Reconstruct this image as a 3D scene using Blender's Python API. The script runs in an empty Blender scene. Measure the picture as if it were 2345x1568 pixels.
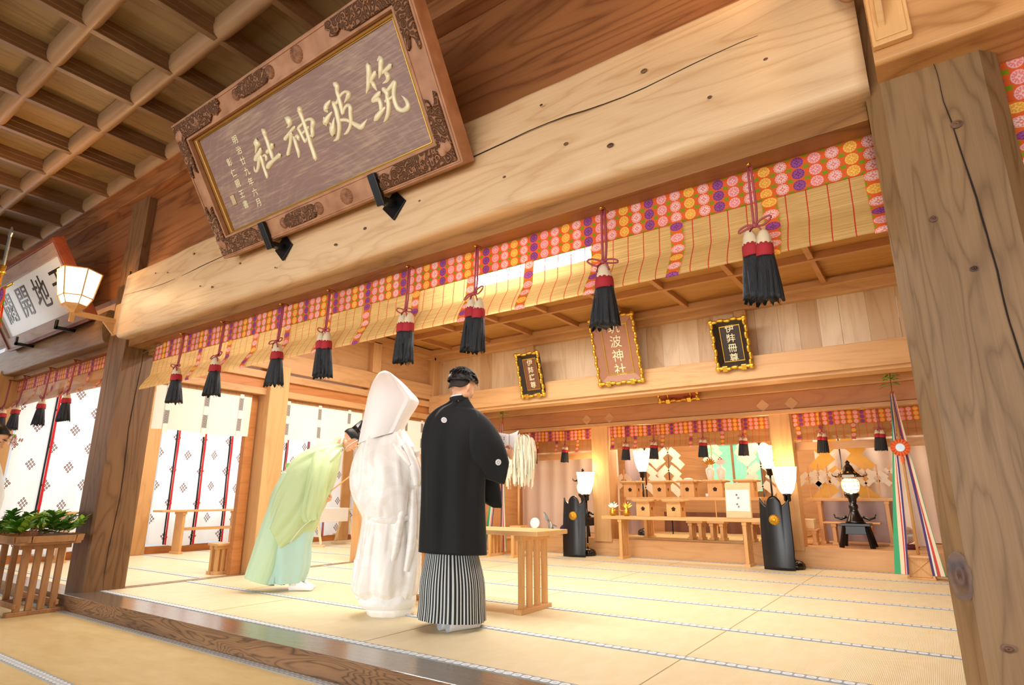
import bpy, bmesh, math, random, json
from mathutils import Vector, Matrix, noise
R=math.radians; PI=math.pi
random.seed(7)
S=bpy.context.scene
COL=S.collection
# ------------------------------------------------------------------ camera, light, exposure
cd=bpy.data.cameras.new('camera'); cam=bpy.data.objects.new('camera',cd); COL.objects.link(cam)
cd.sensor_width=36; cd.lens=1356.95/2345*36; cd.clip_start=.05; cd.clip_end=200
cam.location=(0,0,.865); cam.rotation_euler=(R(90+14.556),0,R(35.04))
S.camera=cam
S.view_settings.view_transform='Standard'; S.view_settings.look='None'; S.view_settings.gamma=1
S.view_settings.exposure=0.95
S.view_settings.use_curve_mapping=False
try:
    S.cycles.use_denoising=True; S.cycles.max_bounces=7; S.cycles.diffuse_bounces=4; S.cycles.glossy_bounces=3
    S.cycles.transparent_max_bounces=12; S.cycles.transmission_bounces=4; S.cycles.sample_clamp_indirect=4; S.cycles.sample_clamp_direct=0
    S.cycles.caustics_reflective=False; S.cycles.caustics_refractive=False
except Exception: pass
W=bpy.data.worlds.new('world'); S.world=W; W.use_nodes=True
W.node_tree.nodes['Background'].inputs[0].default_value=(.93,.97,1,1); W.node_tree.nodes['Background'].inputs[1].default_value=.42
def area(name,loc,rot,sx,sy,power,col,spread=180):
    l=bpy.data.lights.new(name,'AREA'); l.shape='RECTANGLE'; l.size=sx; l.size_y=sy; l.energy=power; l.color=col; l.spread=R(spread)
    o=bpy.data.objects.new(name,l); o.location=loc; o.rotation_euler=[R(a) for a in rot]; COL.objects.link(o); return o
def point(name,loc,power,col,rad=.08):
    l=bpy.data.lights.new(name,'POINT'); l.energy=power; l.color=col; l.shadow_soft_size=rad
    o=bpy.data.objects.new(name,l); o.location=loc; COL.objects.link(o); return o
# daylight from the open front of the hall, behind the camera, and through the left curtains
area('daylight_front_opening',(-1.5,-3.9,1.2),(84,0,0),11,2.2,105,(1,.985,.97),110)
area('daylight_left_opening',(-11.6,4.6,1.7),(0,-90,0),3.2,7,60,(.93,.97,1))
# glow of the fluorescent tube behind the blind, then added fill lights without fixtures
area('fluorescent_glow_a',(-1.95,2.96,2.24),(-70,0,0),.9,.08,8,(1,.98,.93))
area('inner_front_fill',(-4.9,3.9,3.05),(0,0,0),1.2,.12,26,(1,.97,.9))  # unseen lamp added under the ceiling to brighten the front of the hall
area('inner_hall_fill',(-3.1,5.2,3.1),(0,0,0),4.6,1.6,95,(1,.95,.87))  # added fill light just below the battens, no fixture there
area('sanctuary_fill',(-3.0,9.5,2.35),(0,0,0),4.5,.8,42,(1,.82,.62))  # added warm fill over the altar, on top of the standing lamps
area('aisle_fill',(-8.4,5.2,3.1),(0,0,0),1.6,5,75,(1,.98,.94))  # added fill to brighten the aisle, its source is invented
# ------------------------------------------------------------------ helpers
def lin(h):
    h=h.lstrip('#'); v=[int(h[i:i+2],16)/255 for i in (0,2,4)]
    return tuple([(c/12.92 if c<=.04045 else ((c+.055)/1.055)**2.4) for c in v]+[1])
class NT:
    def __init__(s,name):
        s.m=bpy.data.materials.new(name); s.m.use_nodes=True; s.t=s.m.node_tree; s.b=s.t.nodes['Principled BSDF']; s.out=s.t.nodes['Material Output']
    def n(s,typ,**k):
        nd=s.t.nodes.new(typ)
        for a,v in k.items(): setattr(nd,a,v)
        return nd
    def l(s,a,b): s.t.links.new(a,b)
    def put(s,sock,v):
        if isinstance(v,bpy.types.NodeSocket): s.l(v,sock)
        elif v is not None: sock.default_value=v
    def math(s,op,a,b=None,c=None):
        nd=s.n('ShaderNodeMath',operation=op); s.put(nd.inputs[0],a)
        if b is not None: s.put(nd.inputs[1],b)
        if c is not None: s.put(nd.inputs[2],c)
        return nd.outputs[0]
    def mix(s,f,a,b,mode='MIX'):
        nd=s.n('ShaderNodeMix',data_type='RGBA',blend_type=mode); s.put(nd.inputs[0],f); s.put(nd.inputs[6],a); s.put(nd.inputs[7],b); return nd.outputs[2]
    def ramp(s,f,st,interp='LINEAR'):
        nd=s.n('ShaderNodeValToRGB'); cr=nd.color_ramp; cr.interpolation=interp
        while len(cr.elements)<len(st): cr.elements.new(.5)
        for e,(p,c) in zip(cr.elements,st): e.position=p; e.color=c
        s.put(nd.inputs[0],f); return nd.outputs[0]
    def noise(s,vec,scale=5,det=3,rough=.5,dist=0):
        nd=s.n('ShaderNodeTexNoise'); s.put(nd.inputs['Vector'],vec); nd.inputs['Scale'].default_value=scale; nd.inputs['Detail'].default_value=det; nd.inputs['Roughness'].default_value=rough; nd.inputs['Distortion'].default_value=dist
        return nd.outputs['Fac']
    def coord(s,kind='Object',scale=(1,1,1),loc=(0,0,0)):
        tc=s.n('ShaderNodeTexCoord'); mp=s.n('ShaderNodeMapping'); s.l(tc.outputs[kind],mp.inputs[0]); mp.inputs['Scale'].default_value=scale; mp.inputs['Location'].default_value=loc
        return mp.outputs[0]
    def sep(s,v):
        nd=s.n('ShaderNodeSeparateXYZ'); s.put(nd.inputs[0],v); return nd.outputs
    def bump(s,h,strength=.3,dist=.01):
        nd=s.n('ShaderNodeBump'); s.put(nd.inputs['Height'],h); nd.inputs['Strength'].default_value=strength; nd.inputs['Distance'].default_value=dist; s.l(nd.outputs[0],s.b.inputs['Normal'])
    def fin(s,col,rough=.5,metal=0,spec=None):
        s.put(s.b.inputs['Base Color'],col); s.put(s.b.inputs['Roughness'],rough); s.b.inputs['Metallic'].default_value=metal
        if spec is not None: s.b.inputs['Specular IOR Level'].default_value=spec
        return s.m
def plain(name,h,rough=.5,metal=0,spec=None,emit=None,es=0,nz=.06):
    t=NT(name); c=lin(h) if isinstance(h,str) else h
    f=t.noise(t.coord('Object'),18,3); d=tuple(x*(1-nz*2) for x in c[:3])+(1,)
    t.fin(t.mix(f,c,d),rough,metal,spec)
    if emit: t.b.inputs['Emission Color'].default_value=lin(emit); t.b.inputs['Emission Strength'].default_value=es
    return t.m
def wood(name,light,dark,axis='X',scale=1.,ring=1.,knots=0.,rough=.5,deep=None,contrast=.55,rand=True):
    """grain running along one axis, growth-ring figure, fibre streaks and knots"""
    t=NT(name); ax='XYZ'.index(axis)
    tc=t.n('ShaderNodeTexCoord'); oi=t.n('ShaderNodeObjectInfo')
    add=t.n('ShaderNodeVectorMath',operation='ADD'); t.l(tc.outputs['Object'],add.inputs[0])
    if rand:
        mul=t.n('ShaderNodeVectorMath',operation='SCALE'); t.l(oi.outputs['Random'],mul.inputs['Scale']); mul.inputs[0].default_value=(17,11,23); t.l(mul.outputs[0],add.inputs[1])
    def mp(sl,sc):
        m=t.n('ShaderNodeMapping'); v=[sc*scale]*3; v[ax]=sl*scale; m.inputs['Scale'].default_value=v; t.l(add.outputs[0],m.inputs[0]); return m.outputs[0]
    big=t.noise(mp(.22,1.5),2.2,3,.5,.6)
    rings=t.math('FRACT',t.math('MULTIPLY',big,9*ring))
    ringv=t.math('POWER',t.math('ABSOLUTE',t.math('SUBTRACT',t.math('MULTIPLY',rings,2),1)),3)
    fib=t.noise(mp(1.2,60),2,4,.6)
    cloud=t.noise(mp(.35,2.2),1.5,2)
    f=t.math('ADD',t.math('MULTIPLY',ringv,.45*contrast),t.math('ADD',t.math('MULTIPLY',fib,.35),t.math('MULTIPLY',t.math('SUBTRACT',cloud,.35),1.1*contrast)))
    L,D=lin(light),lin(dark)
    col=t.ramp(f,[(.1,L),(.8,D)])
    h=t.math('ADD',t.math('MULTIPLY',ringv,.35),fib)
    if knots>0:
        vo=t.n('ShaderNodeTexVoronoi',feature='F1'); t.l(mp(.55,1.5),vo.inputs['Vector']); vo.inputs['Scale'].default_value=1.25; vo.inputs['Randomness'].default_value=1
        k=t.math('LESS_THAN',vo.outputs['Distance'],.035*knots+.0)
        ks=t.math('SUBTRACT',1,t.math('MINIMUM',t.math('MULTIPLY',vo.outputs['Distance'],8/knots),1))
        col=t.mix(t.math('MULTIPLY',t.math('POWER',ks,2),.85),col,lin(deep or '5a3a22'))
    # seasoning cracks: thin dark lines where a stretched noise crosses a level
    t.fin(col,t.math('ADD',rough-.08,t.math('MULTIPLY',fib,.2)),0,.35); t.bump(h,.22,.004)
    return t.m
class MB:
    def __init__(s): s.bm=bmesh.new(); s.uv=s.bm.loops.layers.uv.new('UVMap')
    def face(s,vs,uvs=None,mi=0):
        try: f=s.bm.faces.new(vs)
        except ValueError: return
        f.material_index=mi
        if uvs:
            for l,u in zip(f.loops,uvs): l[s.uv].uv=u
        return f
    def box(s,a,b,mi=0,M=None,bev=0):
        x0,y0,z0=[min(p,q) for p,q in zip(a,b)]; x1,y1,z1=[max(p,q) for p,q in zip(a,b)]
        P=[(x0,y0,z0),(x1,y0,z0),(x1,y1,z0),(x0,y1,z0),(x0,y0,z1),(x1,y0,z1),(x1,y1,z1),(x0,y1,z1)]
        v=[s.bm.verts.new(M@Vector(p) if M else p) for p in P]
        for q in ((0,3,2,1),(4,5,6,7),(0,1,5,4),(1,2,6,5),(2,3,7,6),(3,0,4,7)): s.face([v[i] for i in q],[(0,0),(1,0),(1,1),(0,1)],mi)
        return s
    def prism(s,poly,M,h,mi=0):
        """poly in local xy, extruded 0..h along local z"""
        a=[s.bm.verts.new(M@Vector((p[0],p[1],0))) for p in poly]; b=[s.bm.verts.new(M@Vector((p[0],p[1],h))) for p in poly]
        s.face(a[::-1],None,mi); s.face(b,None,mi); n=len(a)
        for i in range(n): s.face([a[i],a[(i+1)%n],b[(i+1)%n],b[i]],None,mi)
        return s
    def tube(s,pts,rad,seg=8,mi=0,cap=True,up=None):
        pts=[Vector(p) for p in pts]; rad=rad if isinstance(rad,(list,tuple)) else [rad]*len(pts); rings=[]
        for i,p in enumerate(pts):
            d=(pts[min(i+1,len(pts)-1)]-pts[max(i-1,0)]).normalized()
            a=Vector((0,0,1)) if abs(d.z)<.9 else Vector((1,0,0)); u=d.cross(a).normalized(); v=d.cross(u)
            rings.append([s.bm.verts.new(p+(u*math.cos(2*PI*k/seg)+v*math.sin(2*PI*k/seg))*rad[i]) for k in range(seg)])
        for i in range(len(rings)-1):
            for k in range(seg): s.face([rings[i][k],rings[i][(k+1)%seg],rings[i+1][(k+1)%seg],rings[i+1][k]],[(k/seg,i),((k+1)/seg,i),((k+1)/seg,i+1),(k/seg,i+1)],mi)
        if cap: s.face(rings[0][::-1],None,mi); s.face(rings[-1],None,mi)
        return s
    def lathe(s,prof,c=(0,0,0),seg=20,mi=0,flute=None,M=None):
        rings=[]
        for r,z in prof:
            ring=[]
            for k in range(seg):
                a=2*PI*k/seg; rr=r*(1+(flute[1]*math.cos(flute[0]*a) if flute else 0))
                p=Vector((c[0]+rr*math.cos(a),c[1]+rr*math.sin(a),c[2]+z)); ring.append(s.bm.verts.new(M@p if M else p))
            rings.append(ring)
        for i in range(len(rings)-1):
            for k in range(seg): s.face([rings[i][k],rings[i][(k+1)%seg],rings[i+1][(k+1)%seg],rings[i+1][k]],[(k/seg,i/(len(rings)-1)),((k+1)/seg,i/(len(rings)-1)),((k+1)/seg,(i+1)/(len(rings)-1)),(k/seg,(i+1)/(len(rings)-1))],mi)
        s.face(rings[0][::-1],None,mi); s.face(rings[-1],None,mi); return s
    def grid(s,nu,nv,fn,mi=0,closed=False,uvf=None):
        V=[[s.bm.verts.new(fn(i/nu,j/nv)) for i in range(nu if closed else nu+1)] for j in range(nv+1)]
        for j in range(nv):
            for i in range(nu):
                i2=(i+1)%nu if closed else i+1
                q=[(i,j),(i+1,j),(i+1,j+1),(i,j+1)]
                uv=[(uvf(a/nu,b/nv) if uvf else (a/nu,b/nv)) for a,b in q]
                s.face([V[j][i],V[j][i2],V[j+1][i2],V[j+1][i]],uv,mi)
        return V
    def ball(s,c,r,seg=14,ring=9,mi=0):
        r=r if isinstance(r,(tuple,list)) else (r,r,r); c=Vector(c)
        V=s.grid(seg,ring,lambda u,v:c+Vector((r[0]*math.cos(2*PI*u)*math.sin(PI*(v*.98+.01)),r[1]*math.sin(2*PI*u)*math.sin(PI*(v*.98+.01)),-r[2]*math.cos(PI*(v*.98+.01)))),mi,True)
        s.face(V[0][::-1],None,mi); s.face(V[-1],None,mi); return s
    def disc(s,c,ux,uy,r,seg=24,mi=0,fn=None):
        c=Vector(c);ux=Vector(ux);uy=Vector(uy)
        s.face([s.bm.verts.new(c+(ux*math.cos(2*PI*k/seg)+uy*math.sin(2*PI*k/seg))*(r if not fn else r*fn(2*PI*k/seg))) for k in range(seg)],[(.5+.5*math.cos(2*PI*k/seg),.5+.5*math.sin(2*PI*k/seg)) for k in range(seg)],mi); return s
    def mesh(s,name,mats,smooth=False,off=None,recalc=True,solid=0,bevel=0,subs=0):
        if recalc: bmesh.ops.recalc_face_normals(s.bm,faces=s.bm.faces)
        if off is not None: bmesh.ops.translate(s.bm,verts=s.bm.verts,vec=-Vector(off))
        me=bpy.data.meshes.new(name); s.bm.to_mesh(me); s.bm.free()
        for m in (mats if isinstance(mats,(list,tuple)) else [mats]): me.materials.append(m)
        if smooth:
            for p in me.polygons: p.use_smooth=True
        o=bpy.data.objects.new(name,me); COL.objects.link(o)
        if solid: md=o.modifiers.new('solid','SOLIDIFY'); md.thickness=solid; md.offset=0
        if subs: md=o.modifiers.new('sub','SUBSURF'); md.levels=subs; md.render_levels=subs
        if bevel: md=o.modifiers.new('bevel','BEVEL'); md.width=bevel; md.segments=2; md.limit_method='ANGLE'; md.angle_limit=R(40)
        return o
def tag(o,label=None,cat=None,group=None,kind=None):
    if label: o['label']=label
    if cat: o['category']=cat
    if group: o['group']=group
    if kind: o['kind']=kind
    return o
def thing(name,loc,label,cat,group=None,rot=0):
    o=bpy.data.objects.new(name,None); o.empty_display_size=.1; o.location=loc; o.rotation_euler=(0,0,rot); COL.objects.link(o); return tag(o,label,cat,group)
def part(mb,name,mat,parent,world=False,**k):
    """parts are written in the parent's own coordinates, or in world ones when world=True"""
    o=mb.mesh(name,mat,off=(absloc(parent) if world else None),**k); o.parent=parent; return o
def absloc(o):
    v=Vector(o.location)
    while o.parent: o=o.parent; v+=Vector(o.location)
    return v
def struct(mb,name,mat,label=None,**k): return tag(mb.mesh(name,mat,**k),label,None,None,'structure')
def copy_tree(o,parent=None):
    c=o.copy(); COL.objects.link(c)
    if parent: c.parent=parent
    for ch in o.children: copy_tree(ch,c)
    return c
def dup(o,loc,label=None,rot=None,scale=None):
    c=copy_tree(o); c.location=loc
    if rot is not None: c.rotation_euler=(0,0,rot)
    if scale: c.scale=scale
    if label: c['label']=label
    return c
def spline(P,n):
    """Catmull-Rom through rows of numbers"""
    P=[list(p) for p in P]; Q=[P[0]]+P+[P[-1]]; out=[]; m=len(P)-1
    for k in range(n+1):
        t=k/n*m; i=min(int(t),m-1); f=t-i; a,b,c,d=Q[i],Q[i+1],Q[i+2],Q[i+3]
        out.append([.5*(2*b[j]+(c[j]-a[j])*f+(2*a[j]-5*b[j]+4*c[j]-d[j])*f*f+(3*b[j]-a[j]-3*c[j]+d[j])*f**3) for j in range(len(b))])
    return out
def text(body,size,mat,name='lettering',ext=.004,bold=0.0,vertical=False,bev=0,lsp=1.):
    """writing as raised letters; returns mesh object in its own xy plane, centred"""
    me=None; bm=bmesh.new(); n=len(body)
    for i,ch in enumerate(body if vertical else [body]):
        c=bpy.data.curves.new('t','FONT'); c.body=ch; c.size=size; c.extrude=ext; c.offset=bold; c.align_x='CENTER'; c.align_y='CENTER'; c.bevel_depth=bev; c.resolution_u=3
        o=bpy.data.objects.new('t',c); COL.objects.link(o)
        m=bpy.data.meshes.new_from_object(o.evaluated_get(bpy.context.evaluated_depsgraph_get()))
        if vertical: m.transform(Matrix.Translation((0,((n-1)/2-i)*size*lsp,0)))
        bm.from_mesh(m); bpy.data.objects.remove(o); bpy.data.curves.remove(c); bpy.data.meshes.remove(m)
    me=bpy.data.meshes.new(name); bm.to_mesh(me); bm.free(); me.materials.clear(); me.materials.append(mat)
    for p in me.polygons: p.material_index=0
    o=bpy.data.objects.new(name,me); COL.objects.link(o); return o
def frame_matrix(o,x,y):
    x=Vector(x).normalized(); y=Vector(y).normalized(); z=x.cross(y)
    return Matrix(((x.x,y.x,z.x,o[0]),(x.y,y.y,z.y,o[1]),(x.z,y.z,z.z,o[2]),(0,0,0,1)))
# ------------------------------------------------------------------ materials
M={}
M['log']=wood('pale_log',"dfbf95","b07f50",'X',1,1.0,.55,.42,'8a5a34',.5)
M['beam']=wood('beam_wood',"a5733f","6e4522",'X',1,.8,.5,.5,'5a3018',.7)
M['plank']=wood('dark_plank',"a56c40","6a3c1e",'X',.8,.9,.9,.5,'43200f',.8)
M['pillar']=wood('old_pillar',"8a6340","5b3e24",'Z',1.1,1.2,.6,.45,'3c2415',.75)
M['pillar_in']=wood('cypress_pillar',"d8a973","ac7b47",'Z',1,.8,.2,.42,'a06a38',.45)
M['inX']=wood('cypress_x',"d6a774","ab7a48",'X',1,.8,.2,.4,'9a6438',.45)
M['inY']=wood('cypress_y',"d6a674","aa7946",'Y',1,.8,.2,.4,'9a6438',.45)
M['inXr']=wood('cypress_red',"c98c5c","9f6840",'X',1,.8,.2,.4,'8a5028',.5)
M['inYr']=wood('cypress_red_y',"c9854c","9c5c2c",'Y',1,.8,.2,.4,'8a5028',.5)
M['frieze']=wood('frieze_plank',"dcc09a","bd9870",'Z',1,.7,.25,.28,'a0703e',.6)
M['ceilp']=wood('ceiling_panel',"94764c","685030",'Y',1.2,.9,.7,.55,'4a2c18',.6)
M['rib']=wood('ceiling_rib',"a8835f","7c5a3c",'X',1,.7,.2,.4,'704830',.4)
M['bat']=wood('ceiling_batten',"85613f","5c3f28",'Y',1,.7,.2,.4,'603c24',.4)
M['ceil2']=wood('inner_ceiling_panel',"c08a4a","966428",'X',1,.8,.3,.45,'704820',.5)
M['bat2']=wood('inner_batten',"c48c58","98643a",'X',1,.7,.2,.45,'704820',.4)
M['sill']=wood('worn_sill',"a88a68","6a4c34",'X',1,1.8,.3,.3,'3c2415',.8)
M['sillface']=wood('worn_sill_face',"9c7857","5a4232",'X',1.6,3.0,.3,.35,'3c2415',1.1)
M['furn']=wood('furniture_wood',"e2b074","c58d4f",'Z',2,.8,.1,.4,'a06a38',.4)
M['furnX']=wood('furniture_top',"e4b67c","c8925a",'X',2,.8,.1,.35,'a06a38',.4)
M['furnY']=wood('furniture_top_y',"e4b67c","c8925a",'Y',2,.8,.1,.35,'a06a38',.4)
M['trayw']=wood('tray_wood',"b08055","7a5030",'Z',2,.9,.1,.4,'503018',.5)
M['paleX']=wood('pale_shelf',"f0dcb4","d8b888",'X',2,.8,.0,.4,None,.4)
M['white']=plain('white_paper','f4f4f2',.7,nz=.02)
M['tabi']=plain('white_tabi','f2f3f8',.8,nz=.02)
M['black']=plain('black_lacquer','0b0d10',.18,0,.6)
M['iron']=plain('black_iron','16181c',.35,.3)
M['gold']=plain('gold_leaf','e6b845',.28,.85,nz=.12)
M['goldpale']=plain('pale_gold_paint','f4e7bd',.36,.08,nz=.1)
M['brass']=plain('brass','c99a3c',.25,1)
M['silver']=plain('dull_silver','a8b0b4',.35,.7)
M['red']=plain('red_cord','a8323a',.6)
M['redyarn']=plain('red_yarn','b02730',.8)
M['whiteyarn']=plain('white_yarn','e2cfae',.8)
M['bow']=plain('crimson_cord','a44650',.5)
M['skin']=plain('skin','e3ae8c',.45,nz=.04)
M['lip']=plain('lip_skin','c0625a',.4)
M['hair']=plain('black_hair','0f0e10',.5,0,.35,nz=.3)
M['stub']=plain('shaved_hair','241d1a',.75)
M['ceramic']=plain('white_porcelain','f2f2ec',.15)
M['leaf']=plain('sakaki_leaf','66b034',.3,nz=.25); M['leaf2']=plain('young_leaf','9ccc4c',.35,nz=.2); M['leaf3']=plain('dark_leaf','468228',.3,nz=.25)
M['stem']=plain('leaf_stem','6a5a30',.6)
M['purple']=plain('purple_cloth','39275c',.7); M['pink']=plain('pink_flower','eac3c8',.6)
M['orange']=plain('orange_brocade','e2662c',.55); M['yellowplastic']=plain('yellow_plastic','e8bc18',.35)
M['glass_clear']=plain('crystal','e8e4e0',.05,0,.8)
# tassel fringe: fine vertical fibres
t=NT('black_fringe'); f=t.noise(t.coord('Object',(180,180,3)),2,3); t.fin(t.ramp(f,[(.3,lin('0a0b0e')),(.75,lin('26282f'))]),.6,0,.5); t.bump(f,.7,.004); M['fringe']=t.m
# tatami: fine rush ribs across each mat
t=NT('tatami'); c=t.coord('Object'); s=t.sep(c); rib=t.math('SINE',t.math('MULTIPLY',s[0],2*PI/.0078)); ns=t.noise(t.coord('Object',(3,1.2,1)),4,4)
seam=t.math('LESS_THAN',t.math('ABSOLUTE',t.math('SUBTRACT',t.math('FRACT',t.math('DIVIDE',t.math('ADD',s[0],1.3),1.74)),.5)),.0012)
col=t.ramp(ns,[(.25,lin('f2e7c6')),(.75,lin('eadbae'))]); col=t.mix(t.math('MULTIPLY',t.math('ADD',t.math('MULTIPLY',rib,.5),.5),.22),col,lin('cdb67e')); 
t.fin(col,.42,0,.4); t.bump(rib,.25,.002); M['tatami']=t.m
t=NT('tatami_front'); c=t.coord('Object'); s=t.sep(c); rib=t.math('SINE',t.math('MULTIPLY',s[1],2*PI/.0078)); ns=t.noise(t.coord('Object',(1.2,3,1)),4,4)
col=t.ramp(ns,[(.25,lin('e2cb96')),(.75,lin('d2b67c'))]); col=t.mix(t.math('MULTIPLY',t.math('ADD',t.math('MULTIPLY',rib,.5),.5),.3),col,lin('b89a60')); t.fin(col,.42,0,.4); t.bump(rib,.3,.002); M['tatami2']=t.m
# border cloth: chain of pale ovals on grey (UV: u metres along, v 0..1 across)
def heri(name,base,fg,fg2,per=.055):
    t=NT(name); uv=t.n('ShaderNodeUVMap'); s=t.sep(uv.outputs[0]); fx=t.math('SUBTRACT',t.math('FRACT',t.math('DIVIDE',s[0],per)),.5); fy=t.math('SUBTRACT',s[1],.5)
    d=t.math('SQRT',t.math('ADD',t.math('POWER',t.math('MULTIPLY',fx,1.9),2),t.math('POWER',t.math('MULTIPLY',fy,2.5),2)))
    fx2=t.math('SUBTRACT',t.math('FRACT',t.math('ADD',t.math('DIVIDE',s[0],per),.5)),.5)
    dot=t.math('LESS_THAN',t.math('ADD',t.math('ABSOLUTE',t.math('MULTIPLY',fx2,1.6)),t.math('ABSOLUTE',fy)),.2)
    ring=t.math('LESS_THAN',d,.98); inner=t.math('LESS_THAN',d,.42)
    col=t.mix(ring,lin(base),lin(fg)); col=t.mix(inner,col,lin(fg2)); col=t.mix(dot,col,lin(base)); t.fin(col,.7); return t.m
M['heri']=heri('mat_border','8b98a0','e6edf2','cfd8df'); M['heri2']=heri('mat_border_front','98a2a8','d8dde0','a8b0b6',.05)
# brocade with rows of flower roundels (UV: u,v in roundel pitches)
def brocade(name):
    t=NT(name); uv=t.n('ShaderNodeUVMap'); s=t.sep(uv.outputs[0]); iu=t.math('FLOOR',s[0]); fu=t.math('SUBTRACT',t.math('FRACT',s[0]),.5); fv=t.math('MULTIPLY',t.math('SUBTRACT',t.math('FRACT',s[1]),.5),.82)
    r=t.math('SQRT',t.math('ADD',t.math('POWER',fu,2),t.math('POWER',fv,2))); an=t.math('ARCTAN2',fv,fu)
    edge=t.math('ADD',.375,t.math('MULTIPLY',t.math('COSINE',t.math('MULTIPLY',an,12)),.012))
    disc=t.math('LESS_THAN',r,edge)
    k=t.math('DIVIDE',t.math('ADD',t.math('MODULO',t.math('ADD',iu,500),5),.5),5)
    ca=t.ramp(k,[(0,lin('a8588e')),(.2,lin('f08c8c')),(.4,lin('f4cfc8')),(.6,lin('f4a83a')),(.8,lin('f6d4cc'))],'CONSTANT')
    cb=t.ramp(k,[(0,lin('743a86')),(.2,lin('f6c8c0')),(.4,lin('ee8878')),(.6,lin('fbd470')),(.8,lin('ee8270'))],'CONSTANT')
    pet=t.math('GREATER_THAN',t.math('COSINE',t.math('MULTIPLY',an,12)),.55)
    rim=t.math('MULTIPLY',t.math('GREATER_THAN',r,.31),t.math('LESS_THAN',r,.345))
    mid=t.math('MULTIPLY',t.math('GREATER_THAN',r,.2),t.math('LESS_THAN',r,.315))
    clo=t.math('LESS_THAN',t.math('ADD',r,t.math('MULTIPLY',t.math('COSINE',t.math('MULTIPLY',an,4)),-.045)),.135)
    core=t.math('LESS_THAN',r,.055)
    ptn=t.math('MINIMUM',t.math('ADD',rim,t.math('ADD',t.math('MULTIPLY',mid,pet),t.math('ADD',t.math('MULTIPLY',clo,t.math('SUBTRACT',1,core)),0))),1)
    dc=t.mix(ptn,ca,cb)
    # green clovers between the roundels
    gu=t.math('SUBTRACT',t.math('FRACT',t.math('ADD',s[0],.5)),.5); gv=t.math('SUBTRACT',t.math('FRACT',t.math('ADD',s[1],.5)),.5)
    gr=t.math('SQRT',t.math('ADD',t.math('POWER',gu,2),t.math('POWER',gv,2))); ga=t.math('ARCTAN2',gv,gu)
    g=t.math('LESS_THAN',gr,t.math('ADD',.175,t.math('MULTIPLY',t.math('COSINE',t.math('MULTIPLY',ga,4)),-.045)))
    col=t.mix(g,lin('e9682c'),lin('8a9a1e')); col=t.mix(disc,col,dc); t.fin(col,.6,0,.2)
    wv=t.noise(t.coord('Object',(1,1,1)),400,2); t.bump(wv,.1,.001)
    tr=t.n('ShaderNodeBsdfTranslucent'); t.l(col,tr.inputs[0]); ms=t.n('ShaderNodeMixShader'); ms.inputs[0].default_value=.25; t.l(t.b.outputs[0],ms.inputs[1]); t.l(tr.outputs[0],ms.inputs[2]); t.l(ms.outputs[0],t.out.inputs[0]); return t.m
M['broc']=brocade('orange_brocade_band')
# split-bamboo blind with red tie threads (UV: u metres, v metres)
def bamboo(name,pitch=.085,base='cfa45a',tr=.3,tp=.12):
    t=NT(name); uv=t.n('ShaderNodeUVMap'); s=t.sep(uv.outputs[0]); th=t.math('LESS_THAN',t.math('ABSOLUTE',t.math('SUBTRACT',t.math('FRACT',t.math('DIVIDE',s[0],pitch)),.5)),.028)
    vec=t.n('ShaderNodeCombineXYZ'); t.l(t.math('MULTIPLY',s[0],3),vec.inputs[0]); t.l(t.math('MULTIPLY',s[1],260),vec.inputs[1]); ns=t.noise(vec.outputs[0],1,3,.6)
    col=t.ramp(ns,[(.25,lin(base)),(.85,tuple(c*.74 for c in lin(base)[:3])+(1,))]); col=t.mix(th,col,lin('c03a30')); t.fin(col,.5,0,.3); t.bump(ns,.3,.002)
    a=t.n('ShaderNodeBsdfTranslucent'); t.l(col,a.inputs[0]); m1=t.n('ShaderNodeMixShader'); m1.inputs[0].default_value=tr; t.l(t.b.outputs[0],m1.inputs[1]); t.l(a.outputs[0],m1.inputs[2])
    tb=t.n('ShaderNodeBsdfTransparent'); m2=t.n('ShaderNodeMixShader'); t.l(t.math('MULTIPLY',t.math('SUBTRACT',1,th),t.math('MULTIPLY',t.math('GREATER_THAN',ns,.45),tp*2)),m2.inputs[0]); t.l(m1.outputs[0],m2.inputs[1]); t.l(tb.outputs[0],m2.inputs[2]); t.l(m2.outputs[0],t.out.inputs[0]); return t.m
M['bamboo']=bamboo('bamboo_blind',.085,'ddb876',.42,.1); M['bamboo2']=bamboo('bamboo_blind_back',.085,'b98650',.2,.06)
def cloth(name,h,rough=.75,tr=.0,nz=.04,sheen=0,pattern=None):
    t=NT(name); c=lin(h); n1=t.noise(t.coord('Object'),7,3); col=t.mix(n1,c,tuple(x*(1-nz*2) for x in c[:3])+(1,))
    if pattern: 
        vo=t.n('ShaderNodeTexVoronoi',feature='SMOOTH_F1'); t.l(t.coord('Object'),vo.inputs['Vector']); vo.inputs['Scale'].default_value=5
        w=t.math('SINE',t.math('MULTIPLY',vo.outputs['Distance'],30)); col=t.mix(t.math('MULTIPLY',t.math('GREATER_THAN',w,.1),.5),col,lin(pattern)); t.put(t.b.inputs['Roughness'],rough)
    t.fin(col,rough,0,.3)
    t.b.inputs['Sheen Weight'].default_value=sheen
    if tr:
        a=t.n('ShaderNodeBsdfTranslucent'); t.l(col,a.inputs[0]); m1=t.n('ShaderNodeMixShader'); m1.inputs[0].default_value=tr; t.l(t.b.outputs[0],m1.inputs[1]); t.l(a.outputs[0],m1.inputs[2]); t.l(m1.outputs[0],t.out.inputs[0])
    return t.m
M['haori']=cloth('black_silk','101418',.75,0,.1,.08); M['bride']=cloth('white_brocade','fbf9f6',.27,0,.02,.2,'efeae0'); M['hoodc']=cloth('white_hood_silk','f6f6f6',.45,0,.01,.1); M['silverc']=cloth('silver_white_silk','d8d4cc',.3,0,.06,.2)
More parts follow.
